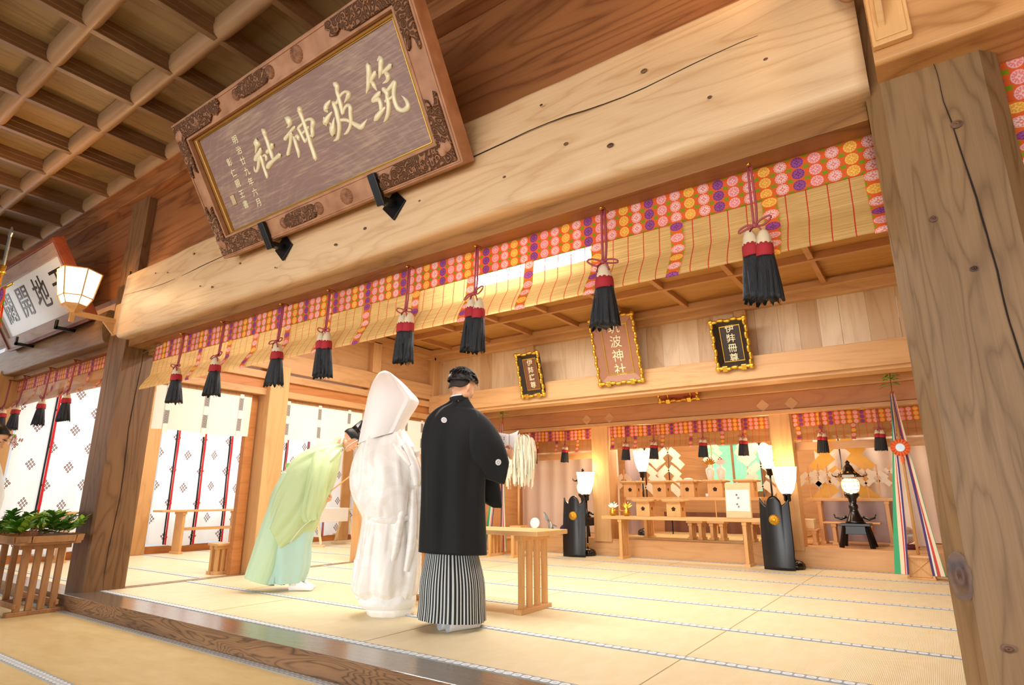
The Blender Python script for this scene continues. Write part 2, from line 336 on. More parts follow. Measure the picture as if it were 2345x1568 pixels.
M['green']=cloth('pale_green_silk','d3e8b4',.45,.2,.04,.2); M['aqua']=cloth('pale_aqua_silk','bfe4dc',.45,.15,.04,.2); M['wkimono']=cloth('white_robe','eef2f6',.7,0,.03)
M['wcurt']=cloth('white_altar_curtain','f6ebe0',.8,.2,.03); M['mauve']=cloth('mauve_cloth','b3a3a6',.8,0,.05); M['brownc']=cloth('brown_cloth','7a5444',.8,0,.05)
# striped hakama (UV u in stripe counts)
t=NT('striped_hakama'); uv=t.n('ShaderNodeUVMap'); s=t.sep(uv.outputs[0]); st=t.math('GREATER_THAN',t.math('FRACT',s[0]),.56); t.fin(t.mix(st,lin('14181b'),lin('bfc6c6')),.6,0,.3); M['hakama']=t.m
def glow(name,h,s,tr=False):
    t=NT(name); n=t.noise(t.coord('Object'),3,1); t.fin(lin(h),.5); t.b.inputs['Emission Color'].default_value=lin(h); t.put(t.b.inputs['Emission Strength'],t.math('MULTIPLY',t.math('ADD',n,.5),s)); return t.m
M['lampglow']=glow('lit_lamp_paper','fff0d4',1.9); M['lantglow']=glow('lit_lantern','ffe6b4',1.6); M['tube']=glow('fluorescent_tube','fbfdff',18)

GEN=json.loads(r'''{"STROKES":{"chiku":[[[0.766,0.727,0.039],[0.757,0.695,0.041],[0.732,0.655,0.034],[0.711,0.621,0.029],[0.679,0.596,0.006]],[[0.8,0.673,0.03],[0.771,0.658,0.031],[0.74,0.64,0.022]],[[0.75,0.642,0.019],[0.759,0.615,0.03],[0.766,0.581,0.008]],[[0.841,0.725,0.009],[0.864,0.734,0.021],[0.87,0.715,0.038],[0.855,0.689,0.036],[0.839,0.66,0.034],[0.81,0.635,0.006]],[[0.926,0.665,0.033],[0.886,0.657,0.026],[0.846,0.652,0.018]],[[0.873,0.642,0.025],[0.882,0.618,0.038],[0.864,0.601,0.023],[0.827,0.6,0.007]],[[0.785,0.561,0.028],[0.75,0.552,0.033],[0.715,0.542,0.03]],[[0.712,0.537,0.025],[0.757,0.53,0.029],[0.764,0.503,0.033],[0.754,0.471,0.032]],[[0.786,0.473,0.012],[0.75,0.46,0.031],[0.706,0.443,0.04],[0.684,0.435,0.028]],[[0.819,0.569,0.03],[0.835,0.539,0.032],[0.826,0.513,0.031],[0.821,0.479,0.033],[0.8,0.439,0.033],[0.771,0.414,0.025],[0.741,0.402,0.007]],[[0.83,0.547,0.02],[0.869,0.559,0.026],[0.915,0.571,0.03],[0.897,0.542,0.034],[0.879,0.508,0.031],[0.873,0.472,0.032],[0.879,0.435,0.033],[0.909,0.411,0.028],[0.952,0.414,0.038],[0.958,0.441,0.029],[0.945,0.47,0.014],[0.932,0.489,0.003]],[[0.805,0.503,0.021],[0.835,0.504,0.018],[0.871,0.508,0.018]]],"nami":[[[0.378,0.662,0.016],[0.336,0.646,0.037],[0.322,0.627,0.041],[0.326,0.612,0.018]],[[0.359,0.597,0.012],[0.323,0.584,0.028],[0.281,0.561,0.046],[0.278,0.546,0.023]],[[0.277,0.592,0.013],[0.27,0.57,0.023]],[[0.312,0.545,0.011],[0.311,0.524,0.011]],[[0.364,0.564,0.004],[0.342,0.535,0.025],[0.32,0.505,0.052],[0.307,0.477,0.041]],[[0.465,0.733,0.036],[0.474,0.714,0.039],[0.461,0.686,0.032],[0.458,0.653,0.03],[0.453,0.606,0.032],[0.445,0.559,0.029]],[[0.447,0.556,0.02],[0.475,0.58,0.021],[0.506,0.587,0.022],[0.522,0.568,0.032],[0.506,0.532,0.032],[0.489,0.489,0.03],[0.461,0.462,0.026],[0.425,0.445,0.022],[0.396,0.443,0.007]],[[0.394,0.646,0.018],[0.423,0.632,0.022],[0.461,0.652,0.022],[0.499,0.664,0.019],[0.53,0.662,0.019],[0.544,0.64,0.04],[0.518,0.624,0.025],[0.484,0.611,0.004]],[[0.4,0.635,0.033],[0.402,0.593,0.036],[0.395,0.55,0.037],[0.385,0.504,0.035],[0.36,0.464,0.032],[0.332,0.439,0.028],[0.285,0.436,0.004]],[[0.412,0.528,0.022],[0.453,0.514,0.022],[0.488,0.489,0.023],[0.52,0.46,0.032],[0.554,0.435,0.037],[0.584,0.443,0.027],[0.621,0.462,0.002]]],"kami":[[[-0.066,0.708,0.015],[-0.041,0.689,0.053],[-0.041,0.668,0.053],[-0.058,0.653,0.019],[-0.088,0.65,0.004]],[[-0.006,0.629,0.022],[-0.043,0.621,0.023],[-0.091,0.606,0.025],[-0.134,0.591,0.033]],[[-0.058,0.603,0.034],[-0.08,0.576,0.03],[-0.104,0.547,0.028],[-0.134,0.519,0.03],[-0.159,0.495,0.032]],[[-0.051,0.577,0.019],[-0.049,0.544,0.031],[-0.053,0.508,0.031],[-0.055,0.475,0.031],[-0.068,0.446,0.019]],[[-0.041,0.573,0.01],[-0.013,0.569,0.028],[-0.01,0.55,0.03],[-0.009,0.54,0.011]],[[0.071,0.706,0.016],[0.093,0.708,0.045],[0.09,0.689,0.037],[0.09,0.653,0.031],[0.091,0.611,0.033],[0.089,0.571,0.033],[0.087,0.525,0.035],[0.082,0.48,0.034],[0.082,0.435,0.035],[0.08,0.391,0.036],[0.078,0.38,0.022]],[[0.068,0.622,0.018],[0.024,0.611,0.025],[0.027,0.587,0.026],[0.032,0.551,0.026],[0.04,0.515,0.026]],[[0.045,0.617,0.014],[0.087,0.626,0.017],[0.127,0.63,0.018],[0.165,0.619,0.026],[0.17,0.594,0.042],[0.15,0.571,0.034],[0.135,0.54,0.035],[0.128,0.524,0.029]],[[0.127,0.522,0.016],[0.1,0.533,0.015],[0.07,0.531,0.012],[0.042,0.511,0.017]],[[0.118,0.587,0.017],[0.084,0.578,0.017],[0.043,0.571,0.017]]],"sha":[[[-0.418,0.673,0.043],[-0.427,0.655,0.069],[-0.443,0.637,0.033],[-0.483,0.606,0.007]],[[-0.407,0.61,0.031],[-0.437,0.591,0.037],[-0.478,0.576,0.042],[-0.503,0.566,0.036]],[[-0.438,0.569,0.028],[-0.47,0.547,0.031],[-0.498,0.517,0.03],[-0.532,0.493,0.024],[-0.553,0.502,0.02],[-0.546,0.532,0.005]],[[-0.438,0.569,0.032],[-0.438,0.535,0.032],[-0.445,0.503,0.03],[-0.447,0.464,0.03],[-0.45,0.428,0.028],[-0.461,0.421,0.014]],[[-0.415,0.564,0.012],[-0.39,0.561,0.021],[-0.384,0.543,0.027],[-0.4,0.528,0.017]],[[-0.316,0.712,0.034],[-0.311,0.693,0.042],[-0.316,0.664,0.032],[-0.315,0.626,0.034],[-0.32,0.577,0.035],[-0.322,0.531,0.033],[-0.326,0.515,0.023]],[[-0.276,0.595,0.047],[-0.314,0.58,0.021],[-0.352,0.574,0.031],[-0.364,0.575,0.022]],[[-0.239,0.515,0.039],[-0.28,0.51,0.03],[-0.327,0.502,0.028],[-0.372,0.493,0.039],[-0.401,0.481,0.041]]]},"BASE":{"groom":[[-2.865,3.372,0.0],[0.7621,0.6475,0.0]],"bride":[[-3.582,3.459,0.0],[0.6946,0.7193,0.0]],"priest":[[-5.2,3.791,0.0],[0.5891,0.8081,0.0]],"miko":[[-7.42,1.72,-0.125],[0.2258,0.9742,0.0]]},"FIG":{"haori":[[-0.043,1.559,0.081,1.571,0.05,0],[-0.062,1.536,0.141,1.492,0.07,0],[-0.142,1.489,0.174,1.47,0.1,0],[-0.201,1.423,0.213,1.421,0.13,0],[-0.229,1.336,0.234,1.341,0.15,0],[-0.244,1.225,0.235,1.228,0.16,0],[-0.246,1.099,0.217,1.102,0.165,0],[-0.238,0.884,0.2,0.884,0.17,0],[-0.233,0.675,0.2,0.673,0.18,0],[-0.229,0.493,0.202,0.472,0.19,0]],"sleeveR":[[0.035,1.531,0.012,1.131,0.06,0.02],[0.123,1.5,0.076,1.074,0.1,0.04],[0.192,1.461,0.131,1.031,0.1,0.04],[0.263,1.391,0.194,0.997,0.09,0.04],[0.326,1.29,0.267,0.973,0.07,0.03],[0.368,1.186,0.315,0.955,0.05,0.03],[0.388,1.113,0.356,0.955,0.035,0.03]],"sleeveL":[[0.117,1.106,0.297,1.091,0.05,-0.1],[0.132,0.979,0.324,0.98,0.06,-0.1],[0.169,0.885,0.338,0.885,0.05,-0.1],[0.212,0.822,0.345,0.822,0.04,-0.1],[0.277,0.785,0.341,0.782,0.02,-0.1]],"hakama":[[-0.22,0.572,0.189,0.569,0.15,0],[-0.228,0.47,0.199,0.466,0.17,0],[-0.238,0.27,0.214,0.265,0.19,0],[-0.244,0.103,0.225,0.096,0.21,0],[-0.252,0.016,0.232,-0.01,0.22,0]],"groomhead":[[0.03,1.787,0],[0.033,1.666,0],[0.1,1.591,0],[0.041,1.567,0],[-0.093,1.396,0.2],[0.303,1.103,0.1],[0.414,1.169,-0.05],[0.379,1.27,-0.1],[0.456,1.337,-0.1],[0.279,1.335,-0.1]],"kimono_top":[[-0.141,1.387,0.011,1.426,0.08,0],[-0.229,1.34,0.07,1.367,0.13,0],[-0.292,1.255,0.134,1.286,0.17,0],[-0.328,1.123,0.182,1.146,0.2,0],[-0.328,0.97,0.217,0.972,0.215,0],[-0.303,0.836,0.222,0.836,0.21,0],[-0.26,0.737,0.215,0.744,0.19,0],[-0.224,0.694,0.203,0.704,0.165,0],[-0.203,0.687,0.176,0.698,0.13,0]],"kimono_skirt":[[-0.215,0.77,0.19,0.768,0.15,0],[-0.23,0.687,0.211,0.684,0.165,0],[-0.247,0.541,0.237,0.535,0.18,0],[-0.265,0.366,0.24,0.356,0.2,0],[-0.279,0.225,0.236,0.212,0.215,0],[-0.273,0.141,0.219,0.117,0.21,0],[-0.218,0.084,0.201,0.077,0.19,0]],"kimono_roll":[[-0.208,0.12,0.2,0.109,0.18,0],[-0.224,0.078,0.215,0.071,0.2,0],[-0.225,0.041,0.212,0.039,0.2,0],[-0.201,0.01,0.197,0.009,0.185,0]],"kimono_under":[[-0.164,0.039,0.183,0.034,0.15,0],[-0.168,0.003,0.194,0.003,0.165,0],[-0.154,-0.028,0.189,-0.028,0.16,0],[-0.12,-0.054,0.16,-0.055,0.14,0]],"bsleeve":[[-0.019,1.189,0.149,1.26,0.04,0.1],[0.003,1.07,0.203,1.123,0.05,0.11],[0.021,0.919,0.229,0.97,0.06,0.11],[0.042,0.754,0.235,0.82,0.055,0.1],[0.069,0.607,0.235,0.671,0.045,0.09],[0.11,0.455,0.234,0.524,0.03,0.08]],"hood":[[-0.136,1.878,-0.108,1.88,0.02,0],[-0.174,1.851,-0.06,1.855,0.07,0],[-0.212,1.779,0.03,1.784,0.12,0],[-0.236,1.698,0.113,1.702,0.15,0],[-0.247,1.646,0.166,1.641,0.16,0],[-0.257,1.581,0.157,1.593,0.165,0],[-0.269,1.491,0.11,1.511,0.165,0],[-0.283,1.384,0.068,1.424,0.16,0],[-0.297,1.272,0.028,1.373,0.155,0]],"robe":[[0.341,1.418,0.34,1.249,0.065,0],[0.272,1.416,0.325,1.161,0.11,0],[0.175,1.391,0.299,1.043,0.17,0],[0.063,1.349,0.266,0.914,0.2,0],[-0.05,1.294,0.229,0.786,0.21,0],[-0.15,1.205,0.199,0.689,0.21,0],[-0.217,1.08,0.18,0.606,0.21,0],[-0.264,0.941,0.129,0.524,0.205,0],[-0.29,0.788,0.024,0.416,0.2,0],[-0.306,0.625,-0.119,0.32,0.18,0]],"robe_back":[[-0.207,1.11,0.014,1.019,0.14,0],[-0.268,0.891,-0.047,0.766,0.17,0],[-0.331,0.646,-0.107,0.541,0.17,0],[-0.385,0.406,-0.149,0.341,0.16,0],[-0.429,0.231,-0.182,0.144,0.14,0],[-0.452,0.128,-0.2,0.048,0.13,0]],"phakama":[[-0.212,0.808,0.128,0.744,0.13,0],[-0.259,0.543,0.139,0.599,0.15,0],[-0.257,0.363,0.118,0.402,0.16,0],[-0.25,0.205,0.104,0.233,0.16,0],[-0.252,0.069,0.069,0.075,0.15,0]],"psleeve":[[0.08,1.314,0.267,1.232,0.06,0.12],[0.049,1.183,0.239,1.122,0.08,0.17],[0.022,1.014,0.212,0.974,0.08,0.2],[0.004,0.85,0.197,0.85,0.07,0.2],[-0.0,0.709,0.181,0.736,0.05,0.2],[0.046,0.624,0.171,0.655,0.03,0.2]],"ppts":[[0.412,1.411,0],[0.339,1.329,0],[0.192,0.85,0.1],[0.197,0.883,0.1],[0.437,1.128,0.1],[-0.008,-0.046,0],[0.177,-0.071,0],[0.38,1.555,0],[0.524,1.606,0],[0.532,1.401,0]],"mpts":[[0.208,1.635,0],[0.196,1.508,0],[0.265,1.428,0],[0.335,0.576,0],[0.26,1.618,0],[0.33,1.558,0]]}}''')
# ================================================================== THE BUILDING
def strip_uv(mb,x0,x1,y0,y1,z,axis='X',mi=0):
    n=max(1,int((x1-x0 if axis=='X' else y1-y0)/.5))
    if axis=='X':
        mb.grid(n,1,lambda u,v:Vector((x0+(x1-x0)*u,y0+(y1-y0)*v,z)),mi,False,lambda u,v:((x1-x0)*u,v))
        for yy in (y0,y1): mb.face([mb.bm.verts.new(p) for p in ((x0,yy,z-.004),(x1,yy,z-.004),(x1,yy,z),(x0,yy,z))],[(0,0),(1,0),(1,.1),(0,.1)],mi)
    else: mb.grid(n,1,lambda u,v:Vector((x0+(x1-x0)*v,y0+(y1-y0)*u,z)),mi,False,lambda u,v:((y1-y0)*u,v))
# floors
fl=struct(MB().box((-6.62,2.66,-.2),(3.6,8.62,0)),'floor',M['tatami'],'pale woven tatami floor of the raised inner hall')
mb=MB()
for y in (2.70,3.5,4.37,5.235,6.105,6.98,7.80): strip_uv(mb,-6.62,3.6,y-.032,y+.032,.004)
strip_uv(mb,-6.62,3.6,8.50,8.56,.004)
part(mb,'mat_border',M['heri'],fl,world=True)
mb=MB()   # end joints between the mats, thin folded gaps
for k,y0 in enumerate((2.73,3.53,4.4,5.265,6.13,7.01,7.83)):
    y1=(2.73,3.53,4.4,5.265,6.13,7.01,7.83,8.5)[k+1]-.064
    for x in ([-1.3,-3.04,-4.78] if k%2==0 else [-1.3,.44,-3.9,-5.6]): mb.box((x-.0025,y0,.0),(x+.0025,y1,.0012))
part(mb,'mat_joint',plain('mat_joint','b89a5c',.7),fl,world=True)
fl2=struct(MB().box((-10.25,2.66,-.2),(-6.68,9.6,.0)),'floor',M['tatami'],'pale tatami floor of the side aisle beyond the left pillars')
mb=MB()
for y in (2.80,3.72,4.62,5.5,6.4,7.3): strip_uv(mb,-10.2,-6.74,y-.03,y+.03,.004)
part(mb,'mat_border',M['heri'],fl2,world=True)
struct(MB().box((-6.74,2.66,-.2),(-6.62,8.62,.006)),'trim_1',M['sill'],'worn floor threshold between the inner hall and the side aisle',bevel=.004)
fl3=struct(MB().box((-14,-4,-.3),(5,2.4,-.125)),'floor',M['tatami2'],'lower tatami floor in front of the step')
mb=MB(); strip_uv(mb,-14,5,2.335,2.395,-.121); strip_uv(mb,-14,5,1.50,1.565,-.121); strip_uv(mb,-14,5,.62,.685,-.121)
part(mb,'mat_border',M['heri2'],fl3,world=True)
# step sill: worn dark top, ringed face
sb=MB().box((-14,2.40,-.13),(4,2.665,.002)); sb.bm.faces.ensure_lookup_table()
for f in sb.bm.faces:
    if f.calc_center_median().y<2.41: f.material_index=1
t=wood('polished_sill',"7c7064","4c4239",'X',1,1.2,.3,.35,'3c2415',0); b=t.node_tree.nodes['Principled BSDF']
for l in list(b.inputs['Roughness'].links): t.node_tree.links.remove(l)
b.inputs['Roughness'].default_value=.12; b.inputs['Specular IOR Level'].default_value=.9; b.inputs['Coat Weight'].default_value=.3; b.inputs['Coat Roughness'].default_value=.15
struct(sb,'trim_2',[t,M['sillface']],'long polished timber step between the lower and the raised floor',bevel=.006)
# ---- left pillar (rounded timber with an open drying crack), chamfered
def pillar(x0,x1,y0,y1,z0,z1,ch=.03,crack=None,wav=0,seed=0):
    mb=MB(); P=[(x0+ch,y0),(x1-ch,y0),(x1,y0+ch),(x1,y1-ch),(x1-ch,y1),(x0+ch,y1),(x0,y1-ch),(x0,y0+ch)]
    dense=[]
    for i in range(8):
        a=P[i];b=P[(i+1)%8]; L=math.hypot(a[0]-b[0],a[1]-b[1]); k=max(1,int(L/.05))
        for j in range(k): dense.append((a[0]+(b[0]-a[0])*j/k,a[1]+(b[1]-a[1])*j/k))
    nz=max(2,int((z1-z0)/.08)); n=len(dense); cx,cy=(x0+x1)/2,(y0+y1)/2
    def fn(u,v):
        p=dense[int(round(u*n))%n]; z=z0+(z1-z0)*v; w=noise.noise(Vector((p[0]*3+seed,p[1]*3,z*1.3)))*wav
        return Vector((p[0]+(p[0]-cx)*w,p[1]+(p[1]-cy)*w,z))
    V=mb.grid(n,nz,fn,0,True); mb.face(V[-1]); mb.face(V[0][::-1]); return mb
def crack(pts,nrm,w,name,parent,mat=None):
    """open drying crack: a dark tapering split laid along the timber face"""
    P=spline(pts,40); mb=MB(); N=Vector(nrm)
    L=[];Rr=[]
    for i,p in enumerate(P):
        p=Vector(p); d=(Vector(P[min(i+1,40)])-Vector(P[max(i-1,0)])).normalized(); s=d.cross(N).normalized(); ww=w*(.25+.75*math.sin(PI*i/40))*(.7+.6*abs(noise.noise(p*7)))
        j=s*noise.noise(p*9)*w*1.2; L.append(mb.bm.verts.new(p+s*ww+j+N*.0015)); Rr.append(mb.bm.verts.new(p-s*ww+j+N*.0015))
    for i in range(40): mb.face([L[i],L[i+1],Rr[i+1],Rr[i]])
    return part(mb,name,mat or M['crackm'],parent,world=True,recalc=False)
M['crackm']=plain('crack_shadow_gap','22140c',.9)
pl=struct(pillar(-7.0,-6.62,2.52,2.9,-.01,4.05,.02,wav=.008),'trim_3',M['pillar'],'thick brown timber pillar at the left end of the wide opening')
crack([(-6.617,2.68,3.0),(-6.617,2.72,2.3),(-6.617,2.70,1.6),(-6.617,2.72,.9),(-6.617,2.69,.3),(-6.617,2.70,0)],(1,0,0),.004,'drying_crack',pl)
crack([(-6.86,2.517,4.0),(-6.85,2.517,3.2),(-6.86,2.517,2.4),(-6.84,2.517,1.4),(-6.85,2.517,.1)],(0,-1,0),.003,'drying_crack',pl)
M['pillar_big']=wood('huge_pillar',"94734e","664a2c",'Z',1.3,1.5,.5,.5,'33190f',.75)
pr=struct(pillar(-.02,.40,2.47,2.92,-.13,3.0,.055,wav=.012,seed=3),'trim_4',M['pillar_big'],'huge weathered pillar filling the right side of the picture')
crack([(.21,2.465,2.46),(.225,2.465,2.2),(.25,2.465,1.9),(.262,2.465,1.6),(.27,2.465,1.35),(.29,2.465,1.1),(.285,2.465,.8)],(0,-1,0),.0035,'drying_crack',pr)
# knots of the big pillar: raised dark oval scars
def knot(c,nrm,r1,r2,parent,dark='3a2218',mid='6a4a34'):
    N=Vector(nrm); U=Vector((0,0,1)); V=N.cross(U); c=Vector(c); mb=MB()
    def fn(u,v):
        a=2*PI*u; k=1+.16*noise.noise(Vector((math.cos(a)*2,math.sin(a)*2,c.x*9+c.z))); rr=v*k
        return c+U*(r1*rr*math.sin(a))+V*(r2*rr*math.cos(a))+N*(.001+.006*math.sin(PI*min(v*1.6,1)))
    mb.grid(22,5,fn,0,True); return part(mb,'knot',M['knot_d'],parent,world=True,smooth=True,recalc=False)
t=NT('knot_dark'); ns=t.noise(t.coord('Object'),14,3); t.fin(t.ramp(ns,[(.3,lin('3a2218')),(.7,lin('7a5638'))]),.5); M['knot_d']=t.m
knot((.012,2.462,.62),(0,-1,0),.075,.03,pr); knot((.1,2.463,.42),(0,-1,0),.012,.02,pr); knot((.24,2.463,2.17),(0,-1,0),.016,.018,pr); knot((.12,2.463,1.83),(0,-1,0),.012,.012,pr); knot((.205,2.463,1.62),(0,-1,0),.01,.012,pr)
# ---- great beam, hewn from a log: gently rounded face, wavering edges
def logbeam(x0,x1,y0,y1,z0,z1,r=.05,wav=.012,seed=0,name='trim_5',mat=None,label=None,n=120):
    prof=[]
    for a in range(0,91,15): prof.append((y0+r-r*math.sin(R(a)),z0+r-r*math.cos(R(a))))   # lower front
    hz=(z1-z0)
    for k in range(1,10): prof.append((y0-.02*math.sin(PI*k/10),z0+r+(hz-2*r)*k/10))
    for a in range(90,181,15): prof.append((y0+r-r*math.sin(R(a)),z1-r-r*math.cos(R(a))))
    prof+= [(y1,z1),(y1,z0)]
    mb=MB(); m=len(prof)
    def fn(u,v):
        y,z=prof[int(round(u*m))%m]; x=x0+(x1-x0)*v
        w=noise.noise(Vector((x*.8+seed,z*2.5,y)))*wav+noise.noise(Vector((x*3+seed,z*6,y)))*wav*.35
        return Vector((x,y-w*(1 if y<y0+.3 else 0),z+w*.6*(1 if z>z0+.3*hz else .3)))
    V=mb.grid(m,n,fn,0,True); mb.face(V[0]); mb.face(V[-1][::-1])
    return struct(mb,name,mat,label,smooth=False)
gb=logbeam(-6.6,.0,2.44,2.85,2.415,3.11,.045,.018,0,'trim_5',M['log'],'massive pale log beam spanning the opening above the blind')
for p in gb.data.polygons: p.use_smooth=True
crack([(-6.55,2.432,2.86),(-5.6,2.422,2.80),(-4.7,2.42,2.83),(-4,2.42,2.78),(-2.9,2.42,2.76),(-2.1,2.42,2.80),(-1.5,2.42,2.83),(-1.0,2.42,2.80),(-.5,2.425,2.84),(-.05,2.43,2.83)],(0,-1,0),.0042,'drying_crack',gb)
for i,(x,z) in enumerate([(-5.9,2.95),(-5.65,2.9),(-5.2,2.98),(-5.0,2.63),(-4.8,2.58),(-4.4,2.7),(-3.9,2.55),(-3.2,2.56),(-2.4,2.65),(-2.1,2.95),(-1.75,2.6),(-1.5,2.96),(-1.35,2.66),(-.9,2.9),(-.6,2.62),(-.35,2.7),(-2.9,2.6),(-1.1,2.56)]):
    c=Vector((x,2.428-.012*math.sin(PI*(z-2.42)/.69),z)); k=MB(); r=.006+.006*random.random(); k.ball(c,(r*1.6,.004,r),10,6); part(k,'knot',M['knot_d'],gb,world=True,smooth=True)
# soffit board under the beam, carrying the blind
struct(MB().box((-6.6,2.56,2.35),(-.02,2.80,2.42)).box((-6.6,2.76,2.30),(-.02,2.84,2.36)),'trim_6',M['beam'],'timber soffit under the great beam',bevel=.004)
# plank wall above the beam
struct(MB().box((-6.7,2.62,3.05),(0.5,2.70,4.08)),'wall_front',M['plank'],'broad dark plank wall above the great beam')
struct(MB().box((-14,2.62,3.02),(-6.98,2.70,4.08)),'wall_front',M['plank'],'dark plank wall above the left bay')
mb=MB().box((-14,2.46,4.04),(5,2.62,4.2)).box((-14,2.40,4.2),(5,2.72,4.30))
struct(mb,'trim_7',M['plank'],'long cornice timber where the coffered ceiling meets the front wall',bevel=.006)
# left bay beam
logbeam(-14,-7.0,2.46,2.85,2.44,2.80,.04,.01,5,'trim_8',wood('left_beam',"8f6c46","644628",'X',1,1,.3,.4),'brown beam over the left bay under the black and white plaque')
struct(MB().box((-14,2.6,2.38),(-7.0,2.82,2.45)),'trim_9',M['beam'],'soffit over the left bay')
# right capital beam running off to the right above the big pillar
logbeam(.03,4.5,2.34,2.85,2.44,3.05,.02,.006,9,'trim_10',wood('right_beam',"dba468","a8713c",'X',1,.9,.4,.4,'4a2818',.9),'orange-lit beam running right above the big pillar')
struct(MB().box((0.4,2.62,3.0),(4.5,2.70,4.08)),'wall_right',M['plank'],'plank wall above the right bay')
# ---- coffered ceiling of the front hall
mb=MB().box((-14,-4,4.34),(5,2.62,4.42)); cei=struct(mb,'ceiling',M['ceilp'],'coffered wooden ceiling of the front hall')
xs=[-4.665-.675*k for k in range(-12,14)]; ys=[2.42-.612*k for k in range(0,10)]
for y in ys:
    mb=MB(); prof=[(-.065,.14),(-.065,.07),(-.055,.035),(-.035,.012),(0,0),(.035,.012),(.055,.035),(.065,.07),(.065,.14)]
    mb.grid(8,1,lambda u,v:Vector((-14+19*v,y+prof[int(round(u*8))][0],4.2+prof[int(round(u*8))][1])))
    part(mb,'ceiling_rib',M['rib'],cei,world=True,smooth=True)
for x in xs:
    mb=MB().box((x-.028,-4,4.205),(x+.028,2.62,4.34)).box((x-.036,-4,4.235),(x+.036,2.62,4.34)).box((x-.046,-4,4.29),(x+.046,2.62,4.34)); part(mb,'ceiling_batten',M['bat'],cei,world=True,bevel=.003)
# ---- roof, closing walls
struct(MB().box((-14,-4.2,4.42),(5,12.5,4.5)),'ceiling',M['plank'],'roof boards')
struct(MB().box((5,-4.2,-.3),(5.1,12,4.5)),'wall_right',M['inY'],'far right wall')
struct(MB().box((-14.1,-4.2,-.3),(-14,2.5,4.5)),'wall_left',M['inY'],'far left wall of the front hall')
# ---- inner hall ceiling
mb=MB().box((-6.7,2.85,3.22),(3.6,7.35,3.28)); ce2=struct(mb,'ceiling',M['ceil2'],'low coffered ceiling of the inner hall')
for y in [6.24-.84*k for k in range(-1,5)]:
    part(MB().box((-6.7,y-.028,3.14),(3.6,y+.028,3.22)),'ceiling_batten',M['bat2'],ce2,world=True,bevel=.003)
M['bat2y']=wood('inner_batten_y',"c48c58","98643a",'Y',1,.7,.2,.45,'704820',.4)
for x in [-4.6+.775*k for k in range(-2,10)]:
    part(MB().box((x-.028,2.85,3.15),(x+.028,7.3,3.22)),'ceiling_batten',M['bat2y'],ce2,world=True,bevel=.003)
# ---- left side wall line of the inner hall (x about -6.6): beams, lintels, posts
mb=MB().box((-6.75,2.9,2.39),(-6.58,8.6,2.63)); struct(mb,'wall_left',M['inY'],'long pale beam along the left side of the inner hall',bevel=.006)
struct(MB().box((-6.73,2.9,2.27),(-6.6,8.6,2.36)),'trim_11',M['inY'],'upper lintel over the side bays',bevel=.004)
struct(MB().box((-6.70,2.9,2.15),(-6.64,8.6,2.28)),'trim_12',M['inYr'],'reddish transom board over the side bays')
struct(MB().box((-6.72,2.9,2.07),(-6.6,8.6,2.15)),'trim_13',M['inY'],'lower lintel carrying the white side curtains',bevel=.004)
struct(MB().box((-6.74,2.85,2.63),(-6.68,8.6,3.3)),'wall_left',M['inY'],'board wall above the left beam')
struct(MB().box((-6.72,7.0,3.05),(-6.55,7.3,3.2)).box((-6.7,2.85,3.08),(-6.56,7.3,3.2)),'trim_14',M['inY'],'cornice along the left wall')
def post(n,x0,x1,y0,y1,z0,z1,label,mat='pillar_in',bev=.008): return struct(MB().box((x0,y0,z0),(x1,y1,z1)),'trim_%d'%n,M[mat],label,bevel=bev)
post(15,-6.78,-6.52,4.16,4.42,0,2.45,'pale cypress pillar between the first and second side bays')
post(16,-6.78,-6.52,5.78,6.04,0,2.45,'pale cypress pillar behind the bride')
post(17,-6.70,-6.56,5.80,5.96,2.63,3.1,'short strut above the left beam')
post(18,-6.82,-6.55,7.1,7.4,0,3.1,'corner pillar of the inner hall')
post(19,-6.80,-6.72,4.02,4.14,0,2.1,'reddish door post beside the first side pillar','inYr')
# ---- frieze wall with vertical boards, head beam (y about 7.2)
mb=MB(); x=-6.7; random.seed(11)
while x<3.6:
    w=.16+.12*random.random(); mb.box((x,7.24+random.random()*.006,2.42),(x+w-.002,7.30,3.12),random.choice((0,0,1,2))); x+=w
struct(mb,'wall_back',[M['frieze'],wood('frieze_light',"e8d2b0","cba880",'Z',1,.7,.25,.3),wood('frieze_dark',"cfac82","a97f54",'Z',1,.9,.4,.3)],'upright pale boards of the frieze above the altar opening')
struct(MB().box((-6.6,7.06,2.17),(3.6,7.34,2.44)).box((-6.6,7.10,2.13),(3.6,7.34,2.175)),'trim_20',M['inX'],'broad head beam below the frieze boards',bevel=.006)
struct(MB().box((-6.7,7.14,3.04),(3.6,7.3,3.14)).box((-6.7,7.04,3.12),(3.6,7.3,3.2)),'trim_21',M['inX'],'cornice above the frieze boards',bevel=.005)
for n,x in ((22,-4.72),(23,-1.68)): post(n,x-.07,x+.07,7.18,7.28,2.44,3.05,'short strut on the frieze behind the small plaque' if n==22 else 'short strut on the frieze right of the dark plaque')
